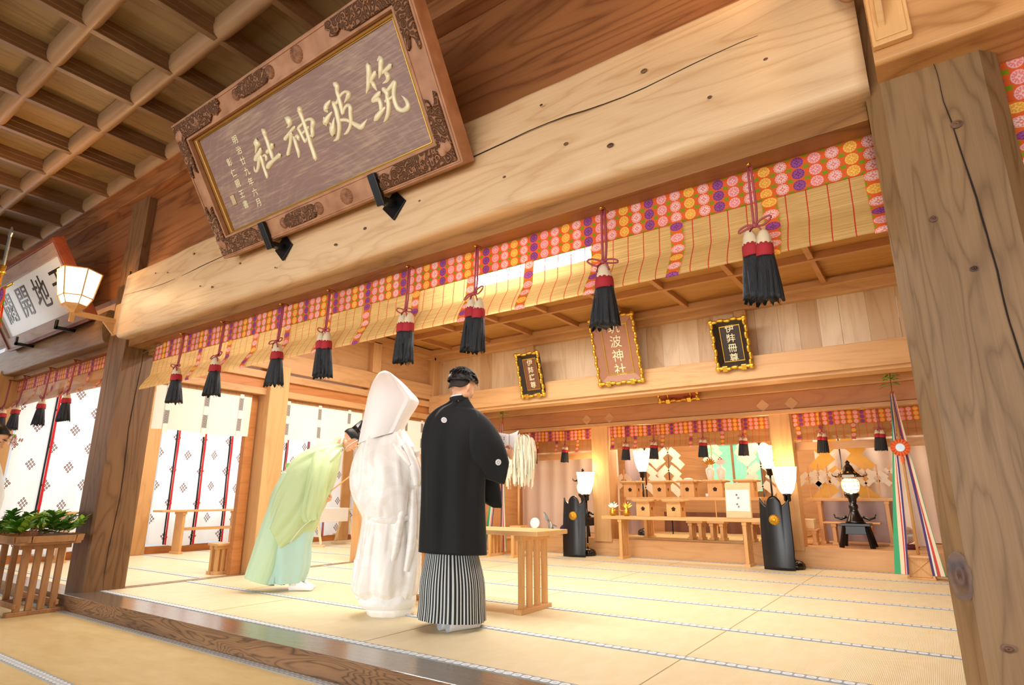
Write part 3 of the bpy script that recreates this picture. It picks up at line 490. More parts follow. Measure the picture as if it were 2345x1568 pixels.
# ---- sanctuary: beams, pillars, platform, rear and side walls
struct(MB().box((-6.6,8.52,1.99),(3.6,8.74,2.22)),'trim_24',M['inXr'],'reddish lintel over the altar blinds',bevel=.008)
struct(MB().box((-6.6,8.46,2.22),(3.6,8.76,2.47)),'trim_25',M['inX'],'pale beam over the altar glowing in the lamp light',bevel=.008)
struct(MB().box((-6.6,8.5,1.93),(3.6,8.62,1.985)),'trim_26',M['inX'],'thin rail carrying the altar blinds',bevel=.003)
post(27,-4.45,-4.16,8.55,8.84,0.2,2.2,'altar pillar left of the offering tables'); post(28,-1.76,-1.50,8.55,8.81,.2,2.2,'altar pillar right of the offering tables')
for n,x in ((29,-4.5),(30,-4.10),(31,-1.81),(32,-1.45)):
    mb=MB().prism([(0,0),(.085,.0),(.0,.085),(-.085,0),(0,-.085)][1:],frame_matrix((x,8.515,2.06),(1,0,0),(0,0,1)),-.012); struct(mb,'trim_%d'%n,M['inX'],'small diamond block at a pillar head')
pf=struct(MB().box((-6.6,8.58,0),(3.6,11.2,.245)),'floor',M['inX'],'raised timber altar platform',bevel=.006)
struct(MB().box((-4.1,8.78,.245),(-1.8,11,.262)),'floor',M['tatami2'],'mat on the altar platform')
struct(MB().box((-6.6,11.0,.2),(3.6,11.1,3)),'wall_back',M['inX'],'rear wall of the sanctuary')
struct(MB().box((-6.7,7.3,2.62),(3.6,11.1,2.7)),'ceiling',M['inX'],'ceiling over the altar')
struct(MB().box((-6.72,8.6,0),(-6.6,11.1,2.7)),'wall_left',M['inY'],'left wall of the sanctuary')
struct(MB().box((3.5,2.9,0),(3.6,11.1,3.3)),'wall_right',M['inY'],'right wall of the inner hall')
for x0,x1 in ((-4.46,-4.36),(-1.86,-1.78)): pass
struct(MB().box((-6.5,8.75,1.46),(-4.45,8.8,1.56)).box((-1.5,8.75,1.46),(.6,8.8,1.56)),'trim_33',M['inX'],'rails of the side altar bays',bevel=.003)
# ---- side aisle: outer wall line with curtains, sill board, posts, ceiling
struct(MB().box((-10.3,2.5,.0),(-10.2,9.6,.11)),'baseboard_left',M['inYr'],'low brown board along the aisle floor')
struct(MB().box((-10.32,2.5,2.5),(-10.14,9.6,2.75)),'wall_left',M['inY'],'beam over the aisle curtains',bevel=.005)
struct(MB().box((-10.35,2.5,2.75),(-10.25,9.6,3.3)),'wall_left',M['inY'],'board wall over the aisle curtains')
struct(MB().box((-10.4,2.7,3.2),(-6.7,9.6,3.28)),'ceiling',M['inX'],'aisle ceiling')
for n,(y0,y1,l) in enumerate([(2.45,2.72,'aisle post at the front corner'),(4.36,4.62,'pale post at the left of the aisle curtains'),(6.26,6.5,'pale aisle post right of the long bench'),(8.3,8.55,'pale aisle post behind the priest')]): post(34+n,-10.32,-10.12,y0,y1,0,2.5,l)
struct(MB().box((-10.3,9.55,0),(-6.7,9.62,3.2)),'wall_back',M['inX'],'end wall of the aisle')
# ================================================================== BLINDS AND TASSELS
def blind(name,x0,x1,y,ztop,zband,pitch,npitch,zbot,bulge,label,strips,mat='bamboo',group='bamboo blinds',bag=.0):
    """band of brocade, bamboo screen that swings forward and rolls under, narrow brocade strips"""
    root=thing(name,((x0+x1)/2,y,ztop),label,'blind',group)
    L=x1-x0; H=zband-zbot
    def prof(v):   # v 0..1 down the screen: returns (dy,dz)
        if v<.45: return (-.004-.012*math.sin(v/.45*PI/2),-H*.5*v/.45)
        a=(v-.45)/.55
        return (-.016-bulge*math.sin(a*PI*.62)*(1 if a<.8 else 1),-H*(.5+.5*math.sin(a*PI/2)) )
    # arc length table
    T=[prof(i/24) for i in range(25)]; arc=[0]
    for i in range(24): arc.append(arc[-1]+math.dist(T[i],T[i+1]))
    def pv(v):
        q=v*24; i=min(int(q),23); f=q-i; return (T[i][0]+(T[i+1][0]-T[i][0])*f,T[i][1]+(T[i+1][1]-T[i][1])*f,arc[i]+(arc[i+1]-arc[i])*f)
    nx=max(8,int(L/.12)); mb=MB()
    def W(x,z): return .006*noise.noise(Vector((x*2.3,z*3,y)))
    mb.grid(nx,24,lambda u,v:Vector((x0+L*u,y+pv(v)[0]+W(x0+L*u,pv(v)[1]),zband+.02+pv(v)[1]+.004*noise.noise(Vector((x0+L*u,1,1))))),0,False,lambda u,v:(x0+L*u,pv(v)[2]))
    part(mb,'screen',M[mat],root,world=True,smooth=True,recalc=False)
    mb=MB(); vb=(ztop-zband)
    def bf(u,v):
        x=x0+L*u; rip=.008*noise.noise(Vector((x*5,v,2)))*(1-v*.5)
        return Vector((x,y-.012-rip,ztop-vb*v+.008*math.sin(x*4.2)*(1-v)))
    rows=3
    mb.grid(nx*2,6,bf,0,False,lambda u,v:((x0+L*u)/pitch,(1-v)*rows))
    part(mb,'brocade_band',M['broc'],root,world=True,smooth=True,recalc=False,solid=.003)
    for k,x in enumerate(strips):
        w=npitch; mb=MB(); ph=math.floor(x/pitch)
        mb.grid(1,20,lambda u,v:Vector((x-w/2+w*u+.012*math.sin(v*3+k)*v,y-.014+pv(v)[0],zband+.01+pv(v)[1])),0,False,lambda u,v:(k*2+3+pv(v)[2]/.062,.04+.92*u))
        part(mb,'brocade_strip',M['broc'],root,world=True,smooth=True,recalc=False)
    mb=MB()
    mb.tube([(x0,y,ztop+.012),(x1,y,ztop+.012)],.011,8); part(mb,'hanging_rod',M['brass'],root,world=True,smooth=True)
    return root
BT=[-.51,-1.262,-2.12,-2.70,-3.52,-4.10,-4.96,-5.66]
XS=[-.448,-.884,-1.323,-1.757,-2.185,-2.652,-3.13,-3.559,-4.048,-4.485,-4.876,-5.365,-.04]
blind('bamboo_blind',-6.3,-.02,2.70,2.355,2.18,.0705,.065,1.86,.085,'long rolled bamboo blind with orange flower band across the wide opening',XS)
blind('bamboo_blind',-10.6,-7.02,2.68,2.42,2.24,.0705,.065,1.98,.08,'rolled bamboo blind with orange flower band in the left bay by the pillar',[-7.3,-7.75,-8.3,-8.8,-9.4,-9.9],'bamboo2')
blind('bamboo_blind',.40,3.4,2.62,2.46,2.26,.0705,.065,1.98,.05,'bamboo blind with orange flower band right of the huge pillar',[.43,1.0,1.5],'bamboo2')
for k,(x0,x1,st,l) in enumerate([(-6.3,-4.46,[-5.5,-5.12,-4.72],'orange banded blind over the left altar bay'),(-4.14,-1.78,[-4.1,-3.72,-3.28,-2.85,-2.4,-2.1],'orange banded blind over the middle altar bay'),(-1.48,.5,[-1.42,-1.15,-.78,-.35],'orange banded blind over the right altar bay')]):
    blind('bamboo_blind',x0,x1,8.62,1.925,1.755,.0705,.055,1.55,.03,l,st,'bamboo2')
def tassel_proto(L,n,label,group,yoff=-.13,ztop=0,seed=0,scale=1.):
    """cord looped over a hook, a bow, and n hanging tassels of white, red and black yarn. origin = hook"""
    rr=random.Random(seed)
    root=thing('tassel',(0,0,0),label,'tassel',group)
    mb=MB(); 
    for s in (-1,1): mb.tube([(s*.006,0,0),(s*.008,yoff*.15,-L*.3),(s*.009+.002,yoff*.6,-L*.7),(s*.006,yoff,-L)],.0055*scale,6)
    part(mb,'cord',M['bow'],root,smooth=True)
    part(MB().tube([(0,.04,.004),(0,-.01,.004),(0,-.018,-.004)],.008*scale,8).ball((0,-.018,-.002),.010*scale,8,5),'hook',M['brass'],root,smooth=True)
    mb=MB(); a=rr.uniform(-.5,.5); c=Vector((0,yoff-.012,-L))
    for s in (-1,1):
        P=[c+Vector(q)*scale for q in ((0,0,0),(s*.03,-.004,.012+.02*a*s),(s*.062,-.004,.010+.05*a*s),(s*.066,-.002,-.004+.05*a*s),(s*.03,.002,-.010+.01*a),(0,0,0))]
        mb.tube([Vector(p[:3]) for p in spline([tuple(p) for p in P],18)],.0045*scale,6)
        mb.tube([c,c+Vector((s*.02,-.005,-.02))*scale,c+Vector((s*.028,-.003,-.05))*scale],.0045*scale,6)
    mb.ball(c,.012*scale,8,6); part(mb,'bow',M['bow'],root,smooth=True)
    for i in range(n):
        ox=(i-(n-1)/2)*.062*scale; tilt=(.0 if n==1 else (i-.5)*.14)+rr.uniform(-.05,.05); sw=rr.uniform(-.03,.03)
        dz=-L-.012-(i%2)*rr.uniform(0,.016)
        Mx=Matrix.Translation((ox*.98,yoff+rr.uniform(-.01,.01),dz))@Matrix.Rotation(tilt,4,'Y')@Matrix.Rotation(sw,4,'X')
        hd=MB().lathe([(.006*scale,0),(.017*scale,-.008),(.026*scale,-.03),(.030*scale,-.055),(.033*scale,-.07)],(0,0,0),18,0,(9,.06),Mx); part(hd,'tassel_head',M['whiteyarn'],root,smooth=True)
        rb=MB().lathe([(.033*scale,-.066),(.036*scale,-.085),(.037*scale,-.11),(.038*scale,-.125)],(0,0,0),22,0,(11,.07),Mx); part(rb,'red_yarn_band',M['redyarn'],root,smooth=True)
        fm=MB(); nn=26
        def fr(u,v,sd=i*7+seed):
            an=2*PI*u; e=noise.noise(Vector((math.cos(an)*2.5,math.sin(an)*2.5,sd))); f=1+.13*math.cos(13*an)*v+.12*e*v
            r=(.037+.02*v**.8)*scale*f; z=-.118-.195*v-(.02*e+.012*math.cos(13*an+1))*max(0,v-.8)/.2
            return Mx@Vector((r*math.cos(an)*1.05,r*math.sin(an)*.85,z))
        V=fm.grid(52,10,fr,0,True); fm.face(V[-1]); fm.face(V[0])
        for q in range(16):
            an=rr.uniform(0,2*PI); r=.05*scale; e=rr.uniform(.7,1.25); fm.tube([Mx@Vector((r*.8*math.cos(an),r*.7*math.sin(an),-.16)),Mx@Vector((r*1.1*math.cos(an),r*.9*math.sin(an),-.24)),Mx@Vector((r*e*math.cos(an),r*e*math.sin(an),-.318-rr.uniform(0,.02)))],.0009,3)
        part(fm,'black_fringe',M['fringe'],root,smooth=True)
    return root
where=['at the far right beside the huge pillar, largest of the row','just left of the plaque with the pale middle board, large single one','below the bright tube, left side','over the groom and bride gap, fifth from the right end','left of the bride hood','above the bowing priest','second from the left end of the row','leftmost of the row, in front of the white curtain']
labels=['large double tassel nearest the huge right pillar','large tassel hanging left of the tall brown plaque','double tassel hanging just left of the glowing tube','double tassel right above the white hood','double tassel between the white hood and the first side pillar','tassel hanging in front of the first side pillar','tassel hanging before the white curtain, second from the left pillar','tassel nearest the left pillar, in front of the white curtain']
cnt=[2,1,2,2,2,1,1,1]
for i,x in enumerate(BT):
    o=tassel_proto(.30,cnt[i],labels[i]+' (black, red and white)','tassels along the long blind',yoff=-.012,seed=i)
    if cnt[i]==1: o.scale=(1.22,1.22,1)
    o.location=(x*2.555/2.65,2.555,2.30)
ll=['left-bay tassel nearest the pillar','second left-bay tassel from the pillar','third left-bay tassel from the pillar','left-bay tassel at the very edge of the picture']
for i,x in enumerate([-7.88,-8.62,-9.48,-10.02]):
    o=tassel_proto(.36,1,ll[i]+', black with a red band','tassels of the left bay blind',yoff=-.012,seed=20+i); o.location=(x,2.55,2.37); o.scale=(1.2,1.2,1)
b0=tassel_proto(.30,2,'small altar tassel','tassels along the altar blinds',yoff=-.01,seed=40)
la=['altar tassel above the white cloth, leftmost of the altar row','altar tassel just left of the first altar pillar','altar tassel left of the rear white lamp','altar tassel right of the rear white lamp','altar tassel above the two white sake bottles','altar tassel above the white notice board','altar tassel above the lantern on the right','altar tassel beside the ribboned staff']
for i,x in enumerate([-5.50,-4.90,-3.83,-3.38,-2.65,-2.10,-1.13,-.50]):
    o=b0 if i==0 else dup(b0,(0,0,0)); o.location=(x,8.50,1.90); o.scale=(.95,.95,.78); o['label']=la[i]
# thin wire from the pillar to the blind
o=MB().tube([(-6.6,2.70,2.30),(-6.15,2.68,2.335)],.006,6).mesh('hanging_wire',M['stem'],smooth=True); tag(o,'thin pale cord tied from the left pillar to the end of the long blind','cord')
# ================================================================== GREAT PLAQUE
PO=Vector((-3.1945,2.30,2.703)); PU=Vector((0,-.51032,.85998)); PN=Vector((0,-.85998,-.51032)); PX=Vector((1,0,0))
PM=Matrix(((1,PU.x,PN.x,PO.x),(0,PU.y,PN.y,PO.y),(0,PU.z,PN.z,PO.z),(0,0,0,1)))   # local x right, y up the board, z out
t=NT('purple_brown_board'); c=t.coord('Object'); r1=t.n('ShaderNodeTexWave',wave_type='RINGS',rings_direction='Y'); mp=t.n('ShaderNodeMapping'); t.l(c,mp.inputs[0]); mp.inputs['Scale'].default_value=(.8,3,1); t.l(mp.outputs[0],r1.inputs[0]); r1.inputs['Scale'].default_value=5; r1.inputs['Distortion'].default_value=3; r1.inputs['Detail'].default_value=3; r1.inputs['Detail Scale'].default_value=1
sc=t.noise(t.coord('Object',(3.2,42,60)),1.3,5,.7,.25); sc2=t.noise(t.coord('Object',(2,3,2)),1.4,2)
g=t.math('MULTIPLY',t.math('POWER',r1.outputs['Fac'],8),.12); gl=t.ramp(t.math('ADD',t.math('MULTIPLY',sc,.8),t.math('MULTIPLY',sc2,.35)),[(.55,(0,0,0,1)),(.82,(1,1,1,1))])
col=t.mix(t.math('MULTIPLY',t.math('ADD',gl,g),.6),lin('8e6f66'),lin('d2b894')); t.fin(col,.45,0,.4); t.bump(sc,.3,.004); M['pboard']=t.m
t=NT('carved_brown_frame'); n1=t.noise(t.coord('Object',(1,1,1)),9,2); t.fin(t.ramp(n1,[(.3,lin('b98868')),(.7,lin('9c6c4c'))]),.5,0,.3); M['pframe']=t.m
t=NT('carved_relief'); n1=t.n('ShaderNodeTexVoronoi',feature='SMOOTH_F1'); t.l(t.coord('Object',(1,1,1)),n1.inputs['Vector']); n1.inputs['Scale'].default_value=24; 
w=t.math('SINE',t.math('MULTIPLY',n1.outputs['Distance'],34)); t.fin(t.ramp(w,[(.0,lin('6a4430')),(.6,lin('9a6e50'))]),.5,0,.3); t.bump(w,.8,.012); M['prelief']=t.m
M['ochre']=plain('aged_gilt','b07c34',.4,.35,nz=.15)
plq=thing('name_plaque',tuple(PO),'great framed purple-brown plaque with four large gilt brush characters above the beam','plaque')
def ppart(mb,name,mat,parent=None,**k):
    for v in mb.bm.verts: v.co=PM@v.co
    return part(mb,name,mat,parent or plq,world=True,**k)
ppart(MB().box((-1.12,.12,-.065),(1.12,.93,-.05)),'board',M['pboard'])
w0,w1,h0,h1=1.243,1.095,.0,1.06
def fringbox(xo0,xo1,yo0,yo1,xi0,xi1,yi0,yi1,z0,z1):
    """mitred frame from outer to inner rectangle"""
    mb=MB(); O=[(xo0,yo0),(xo1,yo0),(xo1,yo1),(xo0,yo1)]; I=[(xi0,yi0),(xi1,yi0),(xi1,yi1),(xi0,yi1)]
    zf=lambda z:[mb.bm.verts.new((p[0],p[1],z)) for p in O],
    a=[mb.bm.verts.new((p[0],p[1],z0)) for p in O]; b=[mb.bm.verts.new((p[0],p[1],z1)) for p in O]; c=[mb.bm.verts.new((p[0],p[1],z1)) for p in I]; d=[mb.bm.verts.new((p[0],p[1],z0)) for p in I]
    for i in range(4):
        j=(i+1)%4
        for q in ((a,b),(b,c),(c,d),(d,a)): mb.face([q[0][i],q[0][j],q[1][j],q[1][i]])
    return mb
fr=ppart(fringbox(-w0,w0,0,h1,-w1,w1,.152,.905,-.125,0),'frame',M['pframe'],bevel=.006)
ppart(fringbox(-w0+.012,w0-.012,.012,h1-.012,-w0+.026,w0-.026,.026,h1-.026,-.01,.006),'rim_moulding',M['pframe'],fr)
ppart(fringbox(-w1-.012,w1+.012,.14,.917,-w1+.004,w1-.004,.156,.901,-.03,.007),'inner_moulding',M['pframe'],fr,bevel=.002)
ppart(fringbox(-w1,w1,.152,.905,-w1+.045,w1-.045,.175,.882,-.052,-.03),'gilt_liner',M['ochre'],fr,bevel=.01)
ppart(fringbox(-w1+.04,w1-.04,.172,.887,-w1+.052,w1-.052,.180,.878,-.052,-.042),'gilt_fillet',M['brass'],fr)
rng=random.Random(5)
def carve(shape,name='carved_ornament',h=.02,mat='prelief'):
    mb=MB().prism(shape,Matrix.Translation((0,0,-.001)),h)
    return ppart(mb,name,M[mat],fr,bevel=.006)
def cloud_edge(x0,x1,y0,y1,side):
    return None
# corner foliage panels: L-shaped relief with scalloped cloud ends and an open heart
for sx in (-1,1):
    for sy in (0,1):
        Y=lambda y:(y if sy==0 else h1-y)
        xo,xi=1.215,1.11
        P=[(xo,.022),(.60,.022),(.585,.06),(.62,.078),(.60,.105),(.655,.118),(.70,.095),(.73,.12),(.76,.138),(xi,.138)]
        P+=[(xi,.30),(1.125,.345),(1.118,.40),(1.142,.385),(1.16,.33),(1.185,.36),(1.195,.42),(xo,.40)]
        carve([(sx*a,Y(b)) for a,b in P])
        # raised scrollwork and a leaf spray inside the panel
        for k in range(30):
            if k<18: cx,cy=rng.uniform(.74,1.1),rng.uniform(.045,.118)
            else: cx,cy=rng.uniform(1.13,1.195),rng.uniform(.05,.3)
            r=rng.uniform(.012,.022); a0=rng.uniform(0,6.28)
            mb=MB().tube([(sx*(cx+r*(1-q*.11)*math.cos(a0+q*.75)),Y(cy+r*(1-q*.11)*math.sin(a0+q*.75)),.021) for q in range(8)],[.004*(1-q*.08) for q in range(8)],5)
            if k%2==0 or k>22: ppart(mb,'carved_scroll',M['pframe'],fr,smooth=True) if k<14 else mb.bm.free()
            else: mb.bm.free()
        for k in range(3):
            mb=MB(); a=.5+k*.75; c0=Vector((sx*1.17,Y(.08),.02)); d=Vector((-sx*math.cos(a),(1 if sy==0 else -1)*math.sin(a),0)); s=Vector((-d.y,d.x,0))
            mb.grid(8,2,lambda u,v:c0+d*(.075*u)+s*((v-.5)*2*.028*math.sin(PI*min(u*1.1,1)))+Vector((0,0,.012*(1-abs(v-.5)*2)))); ppart(mb,'carved_leaf',M['pframe'],fr,smooth=True)
def flower(cx,cy,r,n=16,name='carved_chrysanthemum',mat='prelief'):
    mb=MB()
    V=mb.grid(n*6,6,lambda u,v:Vector((cx+r*v*(1+.07*abs(math.cos(n/2*2*PI*u)))*math.cos(2*PI*u),cy+r*v*(1+.07*abs(math.cos(n/2*2*PI*u)))*math.sin(2*PI*u),.001+(.02*math.sqrt(max(0,1-v**4)))*(.7+.3*abs(math.cos(n/2*2*PI*u))) if v>.22 else .024)),0,True)
    return ppart(mb,name,M[mat],fr,smooth=True)
t=NT('carved_flower'); n1=t.noise(t.coord('Object'),20,2); t.fin(t.ramp(n1,[(.3,lin('a2704e')),(.7,lin('7a4e34'))]),.5); M['pflower']=t.m
for y in (.076,.984):
    flower(.285,y,.052,16,mat='pflower')
    # paulownia crest: three leaves and three flower spikes
    s=1 if y<.5 else 1
    P=[]
    for a in (-1,0,1): pass
    mb=MB()
    for (lx,ly,rx,ry) in ((0,-.018,.022,.03),(-.03,-.008,.02,.028),(.03,-.008,.02,.028)): mb.ball((-.66+lx,y+ly,.004),(rx,ry,.014),14,7)
    for lx in (-.022,0,.022):
        for q in range(3): mb.ball((-.66+lx,y+.02+q*.012+(.006 if lx==0 else 0),.006),(.007,.007,.008),8,5)
    ppart(mb,'carved_paulownia',M['pflower'],fr,smooth=True)
    # long cartouche between two half chrysanthemums
    P=[(-.34,-.045),(-.20,-.05),(-.05,-.045),(-.035,-.03),(-.01,-.028),(-.01,.03),(-.04,.032),(-.055,.047),(-.19,.052),(-.33,.047),(-.35,.03),(-.37,.028),(-.37,-.028),(-.35,-.03)]
    carve([(a,y+b) for a,b in P],'carved_cartouche',.022)
    flower(.0,y,.042,14,mat='pflower'); flower(-.39,y,.038,14,mat='pflower')
# gilt calligraphy: each stroke is a rounded ridge
def stroke(mb,pts,z0):
    P=spline(pts,max(10,7*len(pts))); n=len(P)
    def fn(u,v):
        i=min(int(round(v*(n-1))),n-1); x,y,w=P[i]; w=max(w,.004); a=P[max(i-1,0)]; b=P[min(i+1,n-1)]; d=Vector((b[0]-a[0],b[1]-a[1],0)).normalized() if (b[0]-a[0],b[1]-a[1])!=(0,0) else Vector((1,0,0)); s=Vector((-d.y,d.x,0))
        e=PI*u; hw=w/2; hh=min(.020,w*.42)
        return Vector((x,y,0))+s*hw*math.cos(e)+Vector((0,0,z0+hh*math.sin(e)**.8))
    V=mb.grid(8,n-1,fn)
    for idx,sg in ((0,-1),(n-1,1)):   # round end caps
        x,y,w=P[idx]; a=P[max(idx-1,0)]; b=P[min(idx+1,n-1)]; d=Vector((b[0]-a[0],b[1]-a[1],0)).normalized()*sg; s=Vector((-d.y,d.x,0)); w=max(w,.004); hh=min(.020,w*.42)
        mb.grid(8,4,lambda u,v:Vector((x,y,z0))+(s*math.cos(PI*u)*sg*w/2*math.cos(v*PI/2)+d*w/2*math.sin(v*PI/2)*math.sin(PI*u)+Vector((0,0,hh*math.sin(PI*u)*math.cos(v*PI/2)))))
for k in ('chiku','nami','kami','sha'):
    mb=MB()
    for s in GEN['STROKES'][k]: stroke(mb,s,-.051)
    ppart(mb,'gilt_character',M['goldpale'],plq,smooth=True)
def place_text(o,parent,Mx,name='gilt_inscription'):
    o.data.transform(Matrix.Translation(-absloc(parent))@Mx); o.parent=parent; o.name=name; return o
for body,x,ytop,ybot in (('明治廿九年六月',-.638,.75,.287),('彰仁親王書',-.79,.633,.313)):
    n=len(body)
    for i,ch in enumerate(body):
        f=i/(n-1); xx=x+(-.632-x)*0
        o=text(ch,.062,M['goldpale'],ext=.002,bold=.0008)
        place_text(o,plq,PM@Matrix.Translation((x,ytop+(ybot-ytop)*f,-.048)))
ppart(MB().box((-.935,.345,-.05),(-.885,.425,-.046)),'seal_mark',M['pframe'])
for i in range(4): ppart(MB().box((-.93+.012*i,.351,-.046),(-.924+.012*i,.419,-.044)),'seal_line',M['goldpale'])
# iron hooks that carry it
for x,l in ((-2.62,'black iron hook under the right half of the great plaque'),(-3.80,'black iron hook under the left half of the great plaque')):
    h=thing('iron_hook',(x,2.43,2.72),l,'hook','iron hooks under the great plaque')
    b=PM@Vector((x-PO.x,-.03,.01)); tp=PM@Vector((x-PO.x,.16,.03))
    d=(tp-b).normalized()
    mb=MB(); q=Matrix.Translation(b)@Matrix(((1,0,0,0),(0,PU.y,PN.y,0),(0,PU.z,PN.z,0),(0,0,0,1)))
    mb.box((-.032,-.03,-.0),(.032,.17,.028),0,q); part(mb,'upright',M['iron'],h,world=True,bevel=.004)
    mb=MB(); e=Vector((x,2.40,2.685)); dd=(e-b); L=dd.length; zz=dd.normalized(); xx=Vector((1,0,0)); yy=zz.cross(xx)
    q=Matrix(((xx.x,yy.x,zz.x,b.x),(xx.y,yy.y,zz.y,b.y),(xx.z,yy.z,zz.z,b.z),(0,0,0,1))); mb.box((-.03,-.018,-.01),(.03,.018,L+.03),0,q); part(mb,'arm',M['iron'],h,world=True,bevel=.003)
    mb=MB().box((-.075,-.008,-.075),(.075,.008,.075),0,Matrix.Translation((x,2.415,2.685))@Matrix.Rotation(R(45),4,'Y')); part(mb,'wall_plate',M['iron'],h,world=True,bevel=.003)
# ================================================================== LEFT PLAQUE (white board, black writing)
LO=Vector((-8.45,2.38,2.72)); ang=math.atan2(.40,.70); LU=Vector((0,-math.sin(ang),math.cos(ang))); LN=Vector((0,-math.cos(ang),-math.sin(ang)))
LM=Matrix(((1,LU.x,LN.x,LO.x),(0,LU.y,LN.y,LO.y),(0,LU.z,LN.z,LO.z),(0,0,0,1)))
lp=thing('name_plaque',tuple(LO),'white lacquered plaque with black cursive characters in a dark frame at far left','plaque')
def lpart(mb,name,mat,parent=lp,**k):
    for v in mb.bm.verts: v.co=LM@v.co
    return part(mb,name,mat,parent,world=True,**k)
M['wboard']=plain('white_lacquer_board','dfe0e0',.16,nz=.02); M['gframe']=wood('greyish_frame',"a58a7c","7c6458",'X',1.5,.8,0,.4); M['rframe']=wood('red_brown_frame',"7a3c24","52241a",'X',1.5,.8,0,.4)
lpart(MB().box((-1.15,.10,-.05),(1.15,.72,-.03)),'board',M['wboard'])
lf=lpart(fringbox(-1.21,1.21,.0,.86,-1.12,1.12,.13,.72,-.06,0),'frame',M['gframe'],bevel=.004)
lpart(fringbox(-1.245,1.245,-.03,.89,-1.205,1.205,.0,.86,-.09,.02),'outer_frame',M['rframe'],lf,bevel=.004)
for i,ch in enumerate('天地開闢'):
    o=text(ch,.40,M['black'],ext=.002,bold=.001); place_text(o,lp,LM@Matrix.Translation((.84-.53*i,.43,-.028)),'ink_character')
for x in (-7.75,-9.0):
    h=MB().box((x-.02,2.25,2.655),(x+.02,2.5,2.69)).box((x-.02,2.25,2.655),(x+.02,2.275,2.76)).mesh('iron_hook',M['iron'],bevel=.003); tag(h,'small black hook under the white plaque, '+('nearer the lamp' if x>-8 else 'farther from the lamp'),'hook','iron hooks under the white plaque')
# ================================================================== BRACKET LAMPS
def bracket_lamp(loc,label,plate=(.13,.30)):
    """origin = middle of the wall plate; lamp stands out along -y"""
    r=thing('bracket_lamp',loc,label,'lamp'); pw,ph=plate
    p=part(MB().box((-pw/2,-.03,-ph/2),(pw/2,0,ph/2)).box((-pw/2+.012,-.036,-ph/2+.02),(pw/2-.012,-.028,ph/2-.02)),'wall_plate',M['furn'],r,bevel=.004)
    part(MB().box((-.019,-.42,-.05),(.019,-.03,0)).prism([(0,0),(.12,0),(.03,-.10),(0,-.13)],frame_matrix((-.012,-.03,-.04),(0,-1,0),(0,0,1)),.024),'arm',M['furnY'],r,bevel=.004)
    c=(0,-.42,0)
    part(MB().lathe([(.035,-.03),(.05,.0),(.10,.03),(.11,.05)],c,6).box((-.015,-.44,-.12),(.015,-.40,.0)),'lamp_base',M['furn'],r)
    prof=[(.105,.05),(.145,.13),(.19,.40)]
    sh=part(MB().lathe([(a*.97,b) for a,b in prof],c,6),'shade',M['lampglow'],r)
    mb=MB()
    for k in range(6):
        a=2*PI*k/6
        mb.tube([(c[0]+q[0]*math.cos(a),c[1]+q[0]*math.sin(a),q[1]) for q in prof],.0075,5)
    for rr,z in ((.145,.13),(.19,.40),(.105,.05)):
        mb.tube([(c[0]+rr*math.cos(2*PI*k/6),c[1]+rr*math.sin(2*PI*k/6),z) for k in range(7)],.007,5)
    part(mb,'shade_frame',M['furn'],sh)
    return r
bracket_lamp((-6.81,2.52,2.66),'lit six-sided bracket lamp on the left pillar','' or (.13,.34))
point('bracket_lamp_light',(-6.81,2.02,2.95),85,(1,.57,.24),.16)
bracket_lamp((.095,2.335,2.72),'bracket lamp on the right beam, only its wooden plate and arm in view',(.125,.46))
point('bracket_lamp_light_right',(.095,1.86,3.05),75,(1,.62,.30),.16)
o=MB().tube(spline([(-.05,2.36,3.2),(-.05,2.36,2.95),(-.045,2.36,2.84),(-.01,2.35,2.79),(.06,2.33,2.79)],24) and [Vector(p) for p in spline([(-.05,2.38,3.3),(-.05,2.38,2.95),(-.045,2.38,2.84),(-.01,2.37,2.79),(.06,2.33,2.79)],24)],.014,10).mesh('cable_duct',M['trayw'],smooth=True); tag(o,'rounded wooden-coloured cable duct bending to the right bracket lamp','cable')
o=MB().tube([Vector(p) for p in spline([(-6.63,2.48,3.15),(-6.63,2.46,2.9),(-6.64,2.46,2.75),(-6.68,2.49,2.66),(-6.76,2.50,2.64)],20)],.010,8).mesh('lamp_cable',M['stem'],smooth=True); tag(o,'cable running down the left pillar edge to the bracket lamp','cable')
# fluorescent fixture behind the blind
f=thing('fluorescent_lamp',(-1.94,2.93,2.255),'long white fluorescent tube glowing behind the bamboo blind','lamp')
part(MB().box((-.46,-.05,.05),(.46,.05,.09)).box((-.44,-.02,.09),(-.40,.03,.82)).box((.40,-.02,.09),(.44,.03,.82)),'housing',M['white'],f,bevel=.005)
part(MB().tube([(-.44,0,.0),(-.02,0,.0)],.034,12),'tube',M['tube'],f,smooth=True); part(MB().tube([(.02,0,.0),(.44,0,.0)],.034,12),'tube',M['tube'],f,smooth=True)
